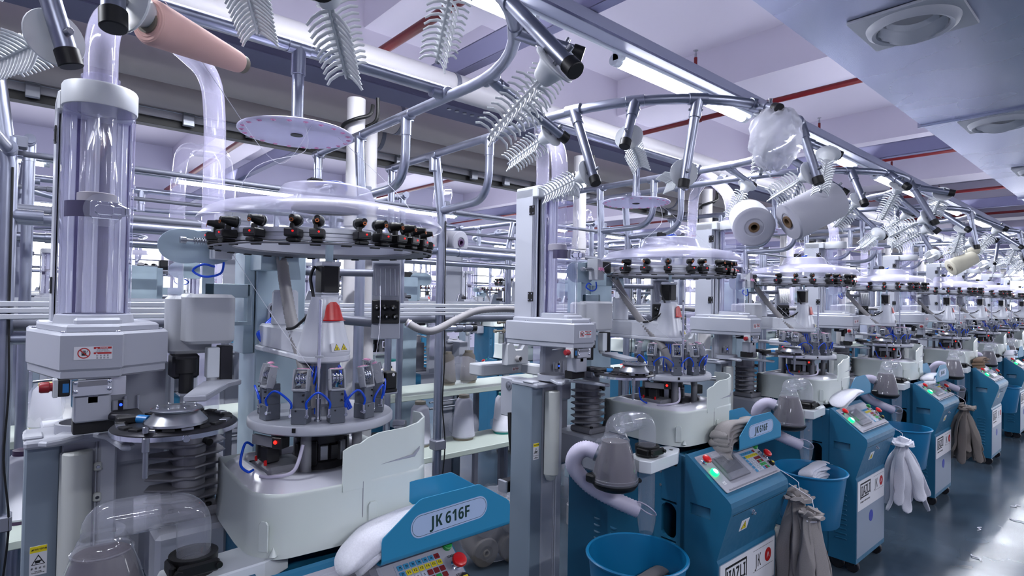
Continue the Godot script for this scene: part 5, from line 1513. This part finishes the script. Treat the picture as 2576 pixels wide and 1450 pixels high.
func build_hall():
	slab("floor", Vector3(-4, -.2, -11), Vector3(24, 0, 6), M.floor)
	slab("ceiling", Vector3(-4, 4.1, -11), Vector3(24, 4.3, 6), M.concrete)
	slab("wall_back", Vector3(-4, 0, -11.2), Vector3(24, .9, -11), M.wall_paint)
	slab("wall_back", Vector3(-4, 2.3, -11.2), Vector3(24, 4.1, -11), M.wall_paint)
	slab("wall_front", Vector3(-4, 0, 6), Vector3(24, 4.1, 6.2), M.wall_paint)
	slab("wall_left", Vector3(-4.2, 0, -11.2), Vector3(-4, 4.1, 6.2), M.wall_paint)
	slab("wall_right", Vector3(24, 0, -11.2), Vector3(24.2, .5, 6.2), M.wall_paint)
	slab("wall_right", Vector3(24, 2.9, -11.2), Vector3(24.2, 4.1, 6.2), M.wall_paint)
	# windows: bright daylight panes between piers
	var n := 1
	for k in 9:
		var x := -4.0 + k * 28.0 / 9.0
		slab("wall_back", Vector3(x, .9, -11.2), Vector3(x + .5, 2.3, -11), M.wall_paint)
		var w := struct("window_%d" % n, MB.new().box(Vector3(x + .5 + 1.305, .93, -11.05), Vector3(2.61, .06, .1), .004).box(Vector3(x + 1.805, 2.27, -11.05), Vector3(2.61, .06, .1), .004).box(Vector3(x + 1.805, 1.6, -11.05), Vector3(.06, 1.3, .08), .004), M.pale_paint)
		part(w, "window_pane", MB.new().box(Vector3(x + 1.805, 1.6, -11.12), Vector3(2.61, 1.4, .02), 0), M.window_glow)
		n += 1
	for k in 6:
		var z := -11.0 + k * 17.0 / 6.0
		slab("wall_right", Vector3(24, .5, z), Vector3(24.2, 2.9, z + .4), M.wall_paint)
		var w := struct("window_%d" % n, MB.new().box(Vector3(24.05, .53, z + 1.617), Vector3(.1, .06, 2.43), .004).box(Vector3(24.05, 2.87, z + 1.617), Vector3(.1, .06, 2.43), .004).box(Vector3(24.05, 1.7, z + 1.617), Vector3(.08, 2.3, .06), .004), M.pale_paint)
		part(w, "window_pane", MB.new().box(Vector3(24.12, 1.7, z + 1.617), Vector3(.02, 2.4, 2.43), 0), M.window_glow)
		n += 1
	# concrete beams across the ceiling
	for k in 7:
		var b = slab("trim_%d" % (k + 1), Vector3(1.6 + k * 3.4, 3.66, -11), Vector3(2.3 + k * 3.4, 4.1, 6), M.concrete)
	slab("trim_8", Vector3(-4, 3.5, -3.6), Vector3(24, 4.1, -3.1), M.concrete)

	# sprinkler pipes with upright heads
	for k in 6:
		var x := 1.5 + k * 3.22
		var r := thing("sprinkler_pipe", "red sprinkler pipe under the ceiling, %s crossing over the row" % NTH[k], "pipe", Vector3(x, 3.27, 0), 0, "red sprinkler pipes")
		part(r, "pipe_run", MB.new().cyl(Vector3(0, 0, -10.9), Vector3(0, 0, 5.9), .035 if k == 0 else .026, -1, 14), M.red_pipe)
		for z in [-1.85, 2.2, -5.0]:
			if k == 0: continue
			part(r, "riser", MB.new().cyl(Vector3(0, 0, z), Vector3(0, .66, z), .017, -1, 10).cyl(Vector3(0, -.03, z), Vector3(0, .08, z), .030, -1, 12).cyl(Vector3(0, 0, z - .07), Vector3(0, 0, z + .07), .033, -1, 12), M.red_pipe)
			part(r, "sprinkler_head", MB.new().cyl(Vector3(0, .66, z), Vector3(0, .70, z), .012, -1, 10).cyl(Vector3(0, .73, z), Vector3(0, .735, z), .026, -1, 12).cyl(Vector3(.01, .70, z), Vector3(.01, .735, z), .003, -1, 6).cyl(Vector3(-.01, .70, z), Vector3(-.01, .735, z), .003, -1, 6), M.steel)

	# steel girders over the row and the service pipes along it
	for k in 5:
		var x := 1.13 + k * 3.5
		var r := thing("cross_girder", "galvanised steel girder crossing above the machines, %s from the left" % NTH[k].replace("nearest", "first"), "girder", Vector3(x, 2.62, 0), 0, "cross girders")
		part(r, "web", MB.new().box(Vector3(0, .0, -2.5), Vector3(.006, .11, 11), 0), M.girder)
		part(r, "flange", MB.new().box(Vector3(.025, .055, -2.5), Vector3(.056, .005, 11), 0).box(Vector3(.025, -.055, -2.5), Vector3(.056, .005, 11), 0), M.girder)
	var ch := thing("violet_channel", "dark violet steel channel running along behind the creel frames", "girder", Vector3(8, 2.38, -1.12))
	part(ch, "web", MB.new().box(Vector3.ZERO, Vector3(24, .012, .19), .001), M.violet_steel)
	part(ch, "flange", MB.new().box(Vector3(0, .03, .094), Vector3(24, .06, .006), 0).box(Vector3(0, .03, -.094), Vector3(24, .06, .006), 0), M.violet_steel)
	for k in 8:
		part(ch, "channel_bolt", MB.new().cyl(Vector3(-6.9 + k * .05, -.012, .05), Vector3(-6.9 + k * .05, -.004, .05), .012, -1, 10), M.steel)
	for p in [["suction main, the upper one nearest the aisle", 2.42, -.90, .062, "pvc"], ["suction main behind the violet channel", 2.38, -1.44, .085, "pvc_beige"], ["suction main, the lowest and farthest back", 2.33, -1.66, .085, "pvc_beige"]]:
		var r := thing("suction_main", "long beige plastic " + p[0], "pipe", Vector3(8, p[1], p[2]), 0, "plastic suction mains along the row")
		part(r, "pipe_run", MB.new().cyl(Vector3(-12, 0, 0), Vector3(12, 0, 0), p[3], -1, 28), M[p[4]])
		for k in 8: part(r, "pipe_strap", MB.new().lathe(V2([p[3], -.012, p[3] + .003, -.012, p[3] + .003, .012, p[3], .012]), 24, at(-10 + k * 3.0, 0, 0) * turned(Vector3.BACK, 90)), M.pipe_grey)
	var tr := thing("cable_tray", "pale cable duct with clipped thin rods behind the suction mains", "cable duct", Vector3(8, 2.26, -1.80))
	part(tr, "duct_body", MB.new().box(Vector3.ZERO, Vector3(24, .07, .08), .003), M.pvc)
	part(tr, "black_edge", MB.new().box(Vector3(0, -.055, .0), Vector3(24, .035, .06), .001), M.black)
	part(tr, "rod", MB.new().cyl(Vector3(-12, .02, .055), Vector3(12, .02, .055), .006, -1, 8).cyl(Vector3(-12, -.005, .06), Vector3(12, -.005, .06), .004, -1, 8), M.steel)
	for k in 30:
		part(tr, "rod_clip", MB.new().box(Vector3(-8.55 + k * .29, -.012, .065), Vector3(.05, .10, .03), .002).box(Vector3(-8.55 + k * .29, .01, .084), Vector3(.045, .035, .004), .001), M.steel)
	# white downpipes between the machines
	for k in 7:
		for j in 2:
			var x := .56 + k * 1.5 + j * .12
			var r := thing("downpipe", "white plastic downpipe behind the machines, %s one of the %s pair" % [["left", "right"][j], NTH[k].replace("nearest", "first")], "pipe", Vector3(x, 0, -1.02 - j * .1), 0, "white downpipes")
			part(r, "pipe_run", MB.new().cyl(Vector3(0, .1, 0), Vector3(0, 2.28 - j * .1, 0), .040 if j == 0 else .036, -1, 22), M.pvc)
			part(r, "pipe_socket", MB.new().cyl(Vector3(0, 1.70, 0), Vector3(0, 1.77, 0), .045 if j == 0 else .041, -1, 22).cyl(Vector3(0, 0, 0), Vector3(0, .12, 0), .05, -1, 20), M.pvc)
			if j == 0 and k < 3: part(r, "black_loop_hose", MB.new().tube(curve(V3([.05, 2.25, .06, .03, 2.20, .07, -.03, 2.17, .06, -.06, 2.15, 0, -.03, 2.13, -.05, .04, 2.16, -.03, .09, 2.2, .02, .09, 2.3, .03]), 8), .009, 8), M.black)

	# ventilation duct over the aisle with round swivel outlets
	var dc := thing("ventilation_duct", "large galvanised ventilation duct over the aisle", "duct", Vector3(0, 2.55, .345))
	for k in 7:
		var x := -3.6 + k * 3.7
		part(dc, "duct_section", MB.new().box(Vector3(x + 1.84, .25, .62), Vector3(3.68, .5, 1.24), .004), M.duct)
		part(dc, "duct_seam", MB.new().box(Vector3(x + 3.69, .25, .62), Vector3(.02, .53, 1.27), .002), M.duct)
	for k in 6:
		var p := Vector3(2.14 + k * 1.86, 2.548, .71)
		var r := thing("air_outlet", "white round swivel air outlet in the duct, %s along the aisle" % NTH[k].replace("nearest", "first"), "air outlet", p, 0, "swivel air outlets in the duct")
		var pl := MB.new()
		pl.prism(rrect(-.185, -.185, .185, .185, .01), 0, .012, turned(Vector3.RIGHT, 90), .003)
		part(r, "square_plate", pl, M.pale_paint)
		part(r, "outlet_ring", MB.new().lathe(V2([.120, -.012, .126, -.034, .140, -.040, .155, -.030, .162, -.012]), 40), M.pale_paint)
		part(r, "outlet_ball", MB.new().lathe(V2([.0, -.004, .122, -.004, .122, -.014]), 36), M.smoke)
		for j in 5:
			var zz := -.08 + j * .038
			var w := sqrt(maxf(.001, .118 * .118 - zz * zz))
			var g := []
			for i in 4:
				var row := []
				for q in 13:
					var s := -1.0 + q / 6.0
					row.append(Vector3(s * w, -.014 - .030 * (1 - s * s) - i * .004, zz + i * .010))
				g.append(row)
			part(r, "outlet_vane", MB.new().grid(g, false, false), M.pale_paint, turned(Vector3.UP, 104))

	# light lines: galvanised trunking with LED tubes beside it
	var lines := [[-.27, 2.49, "over the machines beside the aisle", 9, -1.43, 1.75], [2.9, 2.49, "over the far side of the aisle", 7, -1.4, 2.4], [-2.75, 2.49, "over the second row of machines", 6, -.9, 2.2], [-5.1, 2.49, "over the second aisle behind", 7, -1.0, 2.2], [-8.2, 2.49, "by the back wall", 6, .0, 2.6]]
	for ln in lines:
		var tk := thing("light_trunking", "galvanised light trunking " + ln[2], "trunking", Vector3(9, ln[1] + .045, ln[0] + .09))
		part(tk, "channel", MB.new().box(Vector3.ZERO, Vector3(26, .05, .10), .002), M.trunk_paint)
		part(tk, "channel_lip", MB.new().box(Vector3(0, -.03, .047), Vector3(26, .012, .004), 0), M.zinc)
		part(tk, "white_conduit", MB.new().cyl(Vector3(-13, -.03, -.045), Vector3(13, -.03, -.045), .010, -1, 12), M.sticker_white)
		for k in ln[3]:
			var x: float = ln[4] + k * ln[5]
			var r := thing("led_tube", "LED tube %s, %s from the left" % [ln[2], NTH[k].replace("nearest", "first")], "tube light", Vector3(x, ln[1], ln[0]), 0, "LED tubes " + ln[2])
			part(r, "lamp_tube", MB.new().cyl(Vector3(-.58, 0, 0), Vector3(.58, 0, 0), .026, -1, 16), M.led_tube)
			for s in [-1.0, 1.0]:
				part(r, "lamp_cap", MB.new().cyl(Vector3(s * .58, 0, 0), Vector3(s * .62, 0, 0), .027, -1, 16).box(Vector3(s * .605, .02, .02), Vector3(.03, .06, .06), .006), M.sticker_white)
			for up in 2:
				var a := AreaLight3D.new()
				a.name = "lamp_light"
				a.area_size = Vector2(1.14, .038)
				a.light_color = Color(.95, .965, 1)
				a.light_energy = (LAMP if up == 0 else UPLIGHT) * (1.0 if ln[0] == -.27 else 1.1)
				a.area_range = 20
				a.shadow_enabled = true
				a.rotation_degrees = Vector3(-90, 0, 0) if up == 0 else Vector3(78, 0, 0)
				a.position = Vector3(0, -.029, 0) if up == 0 else Vector3(0, .029, -.006)
				r.add_child(a, true)


const UPLIGHT := .4
const LAMP := 3.0

func station(n: int) -> Vector3:
	var s: Vector3 = SHIFT[n - 1] if n <= SHIFT.size() else Vector3(.0, 0, 0)
	return Vector3((n - 1) * PITCH, 0, 0) + s * Vector3(1, 1 if s.y > 0 else 0, 1)


const PEGS := [
	[[-.496, 2.040, .366, -.492, 1.765, .417, .169, .011, -.107], [-.608, 2.040, .207, -.528, 1.761, .214, -.082, .012, -.182], [-.594, 2.040, .233, -.590, 1.902, .208, -.010, -.044, -.195], [-.363, 2.040, .464, -.357, 1.846, .512, .084, -.001, -.182], [-.245, 2.040, .511, -.267, 1.827, .594, .108, -.093, -.140], [.016, 2.040, .518, .003, 1.973, .559, .059, -.126, -.144], [.460, 2.040, .070, .734, 1.904, .119, -.053, -.080, -.231], [.163, 2.040, .464, .177, 1.812, .674, -.035, -.097, -.172], [.316, 2.040, .345, .436, 1.986, .453, -.171, -.240, -.125]],
	[[-.660, 2.040, .050, -.690, 1.770, .178, -.007, -.010, -.200], [-.585, 2.040, .250, -.648, 1.882, .259, .180, -.033, -.081], [-.460, 2.040, .399, -.484, 1.763, .367, .129, .007, -.152], [-.273, 2.040, .503, -.318, 1.995, .592, .058, -.185, -.048], [.221, 2.040, .429, .329, 1.974, .542, -.107, -.168, .020], [.016, 2.040, .518, .030, 1.819, .580, .074, -.074, -.170], [.359, 2.040, .291, .461, 1.843, .521, -.098, -.127, -.151], [.460, 2.040, .000, .702, 1.980, .013, -.142, -.134, -.042]],
	[[-.460, 2.040, .399, -.529, 1.860, .482, .110, -.154, -.163], [-.273, 2.040, .503, -.303, 1.955, .596, .097, -.168, -.103], [-.022, 2.040, .525, -.006, 1.807, .639, .048, -.082, -.176], [.137, 2.040, .478, .195, 1.984, .672, .158, -.092, -.081], [.385, 2.040, .250, .642, 1.949, .398, .024, -.117, -.160], [.451, 2.040, .067, .560, 1.807, .259, -.167, -.092, -.061], [-.594, 2.040, .233, -.775, 1.813, .238, .185, -.068, -.033], [.296, 2.040, .366, .373, 1.804, .568, .014, -.069, -.187]],
	[[-.460, 2.040, .399, -.529, 1.870, .597, .127, -.169, -.059], [-.149, 2.040, .528, -.153, 1.784, .573, .047, -.115, -.157], [.092, 2.040, .496, .191, 1.935, .675, .037, -.177, -.173], [.329, 2.040, .330, .384, 1.873, .597, -.068, -.139, -.127], [.451, 2.040, .067, .515, 1.761, .211, -.193, -.050, -.011], [-.60, 2.04, .22, -.70, 1.83, .25, .17, -.06, -.06]],
]


func _ready():
	# ---- camera, air, exposure
	var cam := Camera3D.new()
	cam.name = "camera"
	cam.fov = 53.532
	cam.near = .02
	cam.position = Vector3(-.588, 1.40, 1.395)
	cam.rotation_degrees = Vector3(.8328, -41.0295, 1.0498)
	add_child(cam)
	cam.current = true
	var we := WorldEnvironment.new()
	we.name = "hall_air"
	var env := Environment.new()
	env.background_mode = Environment.BG_COLOR
	env.background_color = Color(.55, .56, .66)
	env.tonemap_mode = Environment.TONE_MAPPER_LINEAR
	env.tonemap_exposure = 1.12
	env.sdfgi_enabled = true
	env.ssao_enabled = true
	env.ssil_enabled = true
	we.environment = env
	add_child(we)
	rng.seed = 11
	make_materials()
	build_hall()
	peg_parts()

	# ---- the front row: everything of one station is laid out round its needle cylinder, then repeated
	var machine := make_machine(true)
	var unit := make_unit(true)
	var cabinet := make_cabinet(true)
	var creel := make_creel()
	var gdisc := make_guide_disc()
	var trans := make_transfer(true)
	var rhose := make_ribbed_hose()
	row_services("front", 0.0, 1.0, -2.5, 12.7)
	row_services("second", -2.45, -1.0, -2.5, 11.5)
	row_services("third", -6.8, 1.0, -2.5, 11.5)
	var sm := make_machine(false)
	var su := make_unit(false)
	var sc := make_cabinet(false)
	for n in range(1, 10):
		var o := station(n)
		var w: String = NTH[n - 1]
		var far := n > 4
		var lm := "sock knitting machine under a clear dome, %s from the camera in the front row" % w
		var lu := "pale toe closing unit with clear tower tube, %s from the camera in the front row" % w
		var lc := "blue control cabinet with sloping panel, %s from the camera along the aisle" % w
		if n == 1:
			for t in [[machine, lm], [unit, lu], [cabinet, lc]]:
				t[0].position = o; t[0].set_meta("label", t[1])
		elif n == 5:
			for t in [[sm, lm], [su, lu], [sc, lc]]:
				t[0].position = o; t[0].set_meta("label", t[1])
		else:
			copy(sm if far else machine, "sock_knitting_machine", lm, o)
			copy(su if far else unit, "toe_closing_unit", lu, o)
			copy(sc if far else cabinet, "control_cabinet", lc, o)
		var lr := "galvanised pipe creel frame looping over the %s machine of the front row" % w
		var ld := "clear thread guide disc with pink eyelets above the %s machine of the front row" % w
		if n == 1:
			creel.position = o; creel.set_meta("label", lr)
			gdisc.position = o; gdisc.set_meta("label", ld)
		else:
			copy(creel, "creel_frame", lr, o)
			copy(gdisc, "thread_guide_disc", ld, o)
		var lh := "grey ribbed hose slung left of the %s machine, ending behind its tower" % w
		if n == 2:
			rhose.position = o; rhose.set_meta("label", lh)
		elif n > 2: copy(rhose, "ribbed_hose", lh, o)
		var lt := "pale transfer head with a round boss left of the %s machine, behind its column" % w
		if n == 2:
			trans.position = o; trans.set_meta("label", lt)
		elif n > 2: copy(trans, "transfer_head", lt, o)
		var set: Array = PEGS[mini(n - 1, 3)] if n < 5 else PEGS[2 + n % 2]
		for k in set.size():
			var p: Array = set[k]
			peg(Vector3(p[0], p[1], p[2]), Vector3(p[3], p[4], p[5]), Vector3(p[6], p[7], p[8]), o, "white bristled yarn peg over the %s machine, %s round its ring" % [w, ["first", "second", "third", "fourth", "fifth", "sixth", "seventh", "eighth", "ninth"][k]], (n == 1 and k == 0) or (n == 2 and k == 6))
	# a frame before the first machine, its posts at the left edge
	copy(creel, "creel_frame", "galvanised pipe creel frame at the left edge, before the nearest machine", station(1) - Vector3(PITCH, 0, 0))

	var low := make_creel(1.92)
	# rows standing back to back and facing behind
	for n in 8:
		var o := Vector3(-.1 + n * PITCH, 0, -2.45)
		copy(sm, "sock_knitting_machine", "sock knitting machine turned away in the second row, %s from the left" % NTH[n].replace("nearest", "first"), o, PI).set_meta("group", "sock knitting machines in the second row")
		copy(su, "toe_closing_unit", "toe closing unit turned away in the second row, %s from the left" % NTH[n].replace("nearest", "first"), o, PI).set_meta("group", "toe closing units in the second row")
		copy(sc, "control_cabinet", "blue control cabinet turned away in the second row, %s from the left" % NTH[n].replace("nearest", "first"), o, PI).set_meta("group", "control cabinets in the second row")
		var ls := "galvanised pipe creel frame over the second row, %s from the left" % NTH[n].replace("nearest", "first")
		if n == 0:
			low.position = o; low.rotation.y = PI; tag(low, ls, "pipe frame", "creel frames over the second row")
		else: copy(low, "creel_frame", ls, o, PI)
	for n in 8:
		var o := Vector3(.15 + n * PITCH, 0, -6.8)
		copy(sm, "sock_knitting_machine", "sock knitting machine in the third row across the second aisle, %s from the left" % NTH[n].replace("nearest", "first"), o).set_meta("group", "sock knitting machines in the third row")
		copy(su, "toe_closing_unit", "toe closing unit in the third row across the second aisle, %s from the left" % NTH[n].replace("nearest", "first"), o).set_meta("group", "toe closing units in the third row")
		copy(creel, "creel_frame", "galvanised pipe creel frame over the third row, %s from the left" % NTH[n].replace("nearest", "first"), o).set_meta("group", "creel frames over the third row")

	# ---- lint filters
	make_filter(station(1) + Vector3(.079, 0, -.034), "lint_filter", "clear lint filter bell with tube bend at the bottom left, before the nearest machine", false)
	for n in range(2, 9):
		make_filter(station(n), "lint_filter", "clear lint filter bell full of grey lint before the %s machine from the camera" % NTH[n - 1])

	# ---- trays with socks
	for n in [1, 2, 4, 6, 8]:
		var t := make_tray(n < 5)
		t.position = station(n)
		t.set_meta("label", "blue sock tray " + {1: "lettered JK 616F holding white socks at the bottom", 2: "lettered JK 616F holding folded grey socks", 4: "holding white socks on the fourth cabinet", 6: "on the sixth cabinet from the camera", 8: "on the eighth cabinet from the camera"}[n])
	var t3 := make_tray(false)
	t3.position = station(3) + Vector3(.10, .02, -.10)
	t3.set_meta("label", "blue sock tray pushed back behind the third cabinet, its label turned away")
	draped_socks(station(1) + Vector3(.0, .835, .258), M.sock_white, "white socks spilling from the nearest blue tray", 3)
	folded_socks(station(2) + Vector3(-.005, .832, .262), M.sock_grey, "grey ribbed socks folded in the second blue tray", 5, 13, .05, .06)
	folded_socks(station(4) + Vector3(.04, .830, .262), M.sock_white, "white socks lying in the tray of the fourth cabinet", 2, 23, .05, .0)
	draped_socks(station(3) + Vector3(-.10, .848, .235), M.sock_white, "white sock lying across the top of the third cabinet", 33, .5)
	folded_socks(station(5) + Vector3(-.10, .842, .25), M.sock_beige, "brown socks heaped on the fifth cabinet", 4, 43, .05, .0)
	folded_socks(station(6) + Vector3(-.08, .842, .25), M.sock_white, "white socks lying on the sixth cabinet", 3, 53, .05, .0)

	# ---- tied sock bundles at the cabinet corners
	sock_bundle(station(2) + Vector3(.235, .70, .43), 15, .36, .085, M.sock_grey, "grey ribbed sock bundle hanging at the second cabinet, the larger rear one", Vector3(.03, 0, .0), 1)
	sock_bundle(station(2) + Vector3(.215, .655, .49), 9, .36, .055, M.sock_grey, "grey ribbed sock bundle with stacked cuffs hanging at the second cabinet, the front one", Vector3(-.01, 0, .02), 2)
	sock_bundle(station(3) + Vector3(.245, .68, .43), 18, .34, .10, M.sock_white, "white sock bundle hanging at the third cabinet", Vector3(.06, 0, .0), 3)
	sock_bundle(station(4) + Vector3(.245, .70, .43), 18, .36, .10, M.sock_taupe, "taupe sock bundle hanging at the fourth cabinet", Vector3(.04, 0, .0), 4)

	# ---- buckets
	for k in 4:
		var n: int = [2, 3, 4, 6][k]
		var o := station(n) + (Vector3(-.50, .31, .24) if n > 2 else Vector3(-.50, .29, .22))
		bucket(o, ["round blue bucket at the bottom centre, left of the second cabinet, holding grey socks", "round blue bucket left of the third cabinet, holding white socks", "round blue bucket left of the fourth cabinet, empty", "round blue bucket left of the sixth cabinet"][k])
		var st := thing("bucket_bracket", "steel bracket carrying the blue bucket %s" % ["at the bottom centre", "left of the third cabinet", "left of the fourth cabinet", "left of the sixth cabinet"][k], "bracket", o, 0, "bucket brackets")
		part(st, "bracket_arm", MB.new().box(Vector3(.22, .17, -.06), Vector3(.10, .03, .02), .002).box(Vector3(.262, .10, -.06), Vector3(.012, .20, .03), .002), M.steel)
		part(st, "bracket_post", MB.new().box(Vector3(.262, -.15, -.06), Vector3(.012, .34, .03), .002), M.steel)
		part(st, "bracket_floor", MB.new().box(Vector3(.12, -.006, -.02), Vector3(.29, .010, .04), .001), M.steel)
		if n == 2:
			folded_socks(o + Vector3(.02, .06, .0), M.sock_grey, "grey socks lying in the bucket at the bottom centre", 6, 63, .05, .0)
			folded_socks(o + Vector3(-.08, .08, .02), M.sock_white, "white sock scraps lying in the bucket at the bottom centre", 4, 73, .035, .0)
		if n == 3: folded_socks(o + Vector3(.02, .15, -.01), M.sock_white, "white socks heaped in the bucket left of the third cabinet", 6, 83, .055, .0)

	# ---- yarn on the pegs
	var s1 := station(1); var s2 := station(2)
	var pk := Vector3(.169, .011, -.107).normalized()
	var pa := s1 + Vector3(-.492, 1.795, .412) + pk * .055
	yarn_cone(pa, pa + pk * .185, .034, .0185, M.yarn_pink, M.cone_paper, "long pink yarn cone on a peg at the top left")
	var e7 := Vector3(-.098, -.127, -.151).normalized()
	var c7 := s2 + Vector3(.447, 1.876, .495)
	yarn_cone(s2 + Vector3(.192, 1.711, .405), s2 + Vector3(.335, 1.808, .53), .080, .074, M.yarn_silver, M.cardboard, "big silver grey yarn cone with a brown core at the right of a pair", "", .022)
	yarn_cone(s2 + Vector3(.150, 1.695, .29), s2 + Vector3(.275, 1.760, .20), .082, .075, M.yarn_silver, M.cardboard, "big silver grey yarn cone showing its wound end face, at the left of a pair", "", .018)
	var s4 := station(4); var s6 := station(6)
	yarn_cone(s4 + Vector3(-.02, 1.66, .40), s4 + Vector3(.08, 1.74, .52), .062, .045, M.yarn_cream, M.cone_paper, "cream yarn cone hanging over the fourth machine")
	yarn_cone(s4 + Vector3(.12, 1.73, .46), s4 + Vector3(-.02, 1.79, .40), .034, .026, M.yarn_white, M.cardboard, "thin white yarn cone with open end over the fourth machine")
	yarn_cone(s4 + Vector3(.22, 1.80, .50), s4 + Vector3(.10, 1.75, .44), .034, .026, M.yarn_cream, M.cardboard, "thin cream yarn cone over the fourth machine, the farther one")
	yarn_cone(s6 + Vector3(.10, 1.60, .40), s6 + Vector3(.22, 1.68, .52), .085, .07, M.yarn_grey, M.cone_paper, "grey yarn cone hanging over the sixth machine")
	# film bag over one peg of the second ring
	var fb := thing("film_bag", "crumpled clear plastic bag hung over a peg of the second creel ring", "plastic bag", s2 + Vector3(-.29, 1.915, .57))
	part(fb, "bag_skin", film_mesh(.088, .105, .08, 5, .3), M.bag_film)
	part(fb, "bag_fold", film_mesh(.075, .095, .07, 8, .22), M.film)
	# bobbins behind: grey cones lying on the row pipe
	for k in 3:
		yarn_cone(Vector3(.80 + k * .12, 1.655, -.86), Vector3(.80 + k * .12 - .03, 1.67, -1.0), .058, .05, M.yarn_grey, M.plum, "grey yarn cone lying on the pipe right of the nearest dome, %s of three" % ["first", "second", "third"][k], "grey cones on the row pipe")

	# ---- shelves between the rows and what stands on them
	for lv in [[.62, -1.17, -.89, "lower"], [.84, -1.60, -1.28, "upper"]]:
		var sh := thing("long_shelf", "long pale shelf between the rows, the %s one" % lv[3], "shelf", Vector3(5, lv[0], 0))
		part(sh, "shelf_board", MB.new().box(Vector3(0, 0, (lv[1] + lv[2]) * .5), Vector3(14, .028, lv[2] - lv[1]), .003), M.shelf)
		for k in 9: part(sh, "shelf_leg", MB.new().box(Vector3(-6.3 + k * 1.5, -lv[0] * .5 - .007, lv[1] + .03), Vector3(.03, lv[0] - .014, .03), .002).box(Vector3(-6.3 + k * 1.5, -lv[0] * .5 - .007, lv[2] - .03), Vector3(.03, lv[0] - .014, .03), .002), M.pipe_grey)
	var ly := .634
	spool(Vector3(1.24, ly, -1.08), .235, .062, M.yarn_silver, M.cone_paper, "silvery grey spool standing in loose film on the lower shelf")
	spool(Vector3(1.50, ly, -1.06), .225, .062, M.yarn_white, M.teal_tip, "white spool with a teal top at the right of the lower shelf")
	spool(Vector3(.98, ly, -1.10), .225, .060, M.yarn_silver, M.cone_paper, "silvery spool half hidden behind the white cover on the lower shelf")
	spool(Vector3(1.42, .854, -1.50), .20, .055, M.yarn_taupe, M.cone_paper, "dark taupe spool on the upper shelf, the left of two")
	spool(Vector3(1.58, .854, -1.50), .20, .055, M.yarn_taupe, M.cone_paper, "dark taupe spool on the upper shelf, the right of two")
	spool(Vector3(1.02, .854, -1.48), .18, .060, M.yarn_white, M.teal_tip, "white spool with a teal cap behind the black motors")
	spool(Vector3(.97, .854, -1.42), .15, .045, M.yarn_cream, M.black, "cream spool with a black cap behind the black motors")
	spool(Vector3(-.486, .854, -1.45), .18, .056, M.yarn_white, M.yellow, "white spool wrapped in film at the left edge, behind the tower")
	spool(Vector3(-.55, ly, -1.09), .23, .068, M.yarn_white, M.plum, "large white spool with a violet tip at the left edge")
	for f in [[Vector3(1.24, ly + .075, -1.08), Vector3(.085, .075, .085), "loose clear film round the silvery spool on the lower shelf"], [Vector3(1.50, ly + .05, -1.06), Vector3(.075, .05, .075), "loose clear film round the white spool on the lower shelf"], [Vector3(1.50, .94, -1.47), Vector3(.15, .085, .09), "loose clear film round the two taupe spools"], [Vector3(1.36, .20, -.95), Vector3(.22, .20, .18), "big clear bag of yarn cones under the lower shelf"], [Vector3(-.486, .95, -1.45), Vector3(.062, .10, .062), "clear film wrapped round the white spool at the left edge"]]:
		var w := thing("clear_film", f[2], "plastic film", f[0], 0, "clear film round spools")
		part(w, "film_skin", film_mesh(f[1].x, f[1].y, f[1].z, int(f[0].x * 100), .16), M.film)
	for k in 4:
		var a := Vector3(1.26 + (k % 2) * .15, .085 + (k / 2) * .15, -.98 + (k % 2) * .04)
		yarn_cone(a + Vector3(0, 0, .09), a + Vector3(.03, .01, -.09), .075, .06, M.yarn_taupe, M.cone_paper, "taupe yarn cone in the clear bag under the shelf, %s of four" % ["first", "second", "third", "fourth"][k], "cones in the clear bag")

	# ---- threads
	var th := [[-.05, 1.82, -.03, -.06, 1.74, .0, -.20, 1.66, .05, -.178, 1.53, -.21], [-.18, 1.52, -.215, -.10, 1.32, -.05, -.065, 1.21, .10], [.28, 1.42, -.24, .18, 1.30, -.05, .09, 1.20, .09], [.07, 1.82, -.10, .17, 1.66, .05, .19, 1.55, .16], [-.42, 1.85, .35, -.30, 1.78, .2, -.12, 1.70, .0, -.03, 1.82, -.03]]
	for k in th.size():
		for n in range(1, 4):
			if n > 1 and k == 4: continue
			tag(part(self, "yarn_thread", MB.new().tube(curve(V3(th[k]), 8), .0007, 4), M.sock_white, at(station(n).x, station(n).y, station(n).z)), "white yarn thread at the %s machine, %s" % [NTH[n - 1], ["from guide disc to tensioner", "from tensioner down to the fingers", "from selector box to the fingers", "from guide disc to the dome", "sagging from pink cone to disc"][k]], "thread", "yarn threads")
	# lint scraps on the aisle floor
	for k in 7:
		var p: Vector3 = [Vector3(3.98, .002, .62), Vector3(4.35, .002, .75), Vector3(4.7, .002, .70), Vector3(3.45, .002, .70), Vector3(3.15, .002, .95), Vector3(5.6, .002, .75), Vector3(4.1, .002, 1.1)][k]
		tag(part(self, "lint_scrap", MB.new().tube(curve(V3([-.04, .002, 0, -.015, .004, .012, .01, .003, -.008, .04, .002, .006]), 5), .003, 5), M.sock_white, Transform3D(Basis(Vector3.UP, k * 1.3), p)), "white lint scrap on the aisle floor, %s counted from the camera" % NTH[k].replace("nearest", "first"), "lint", "lint scraps on the floor")
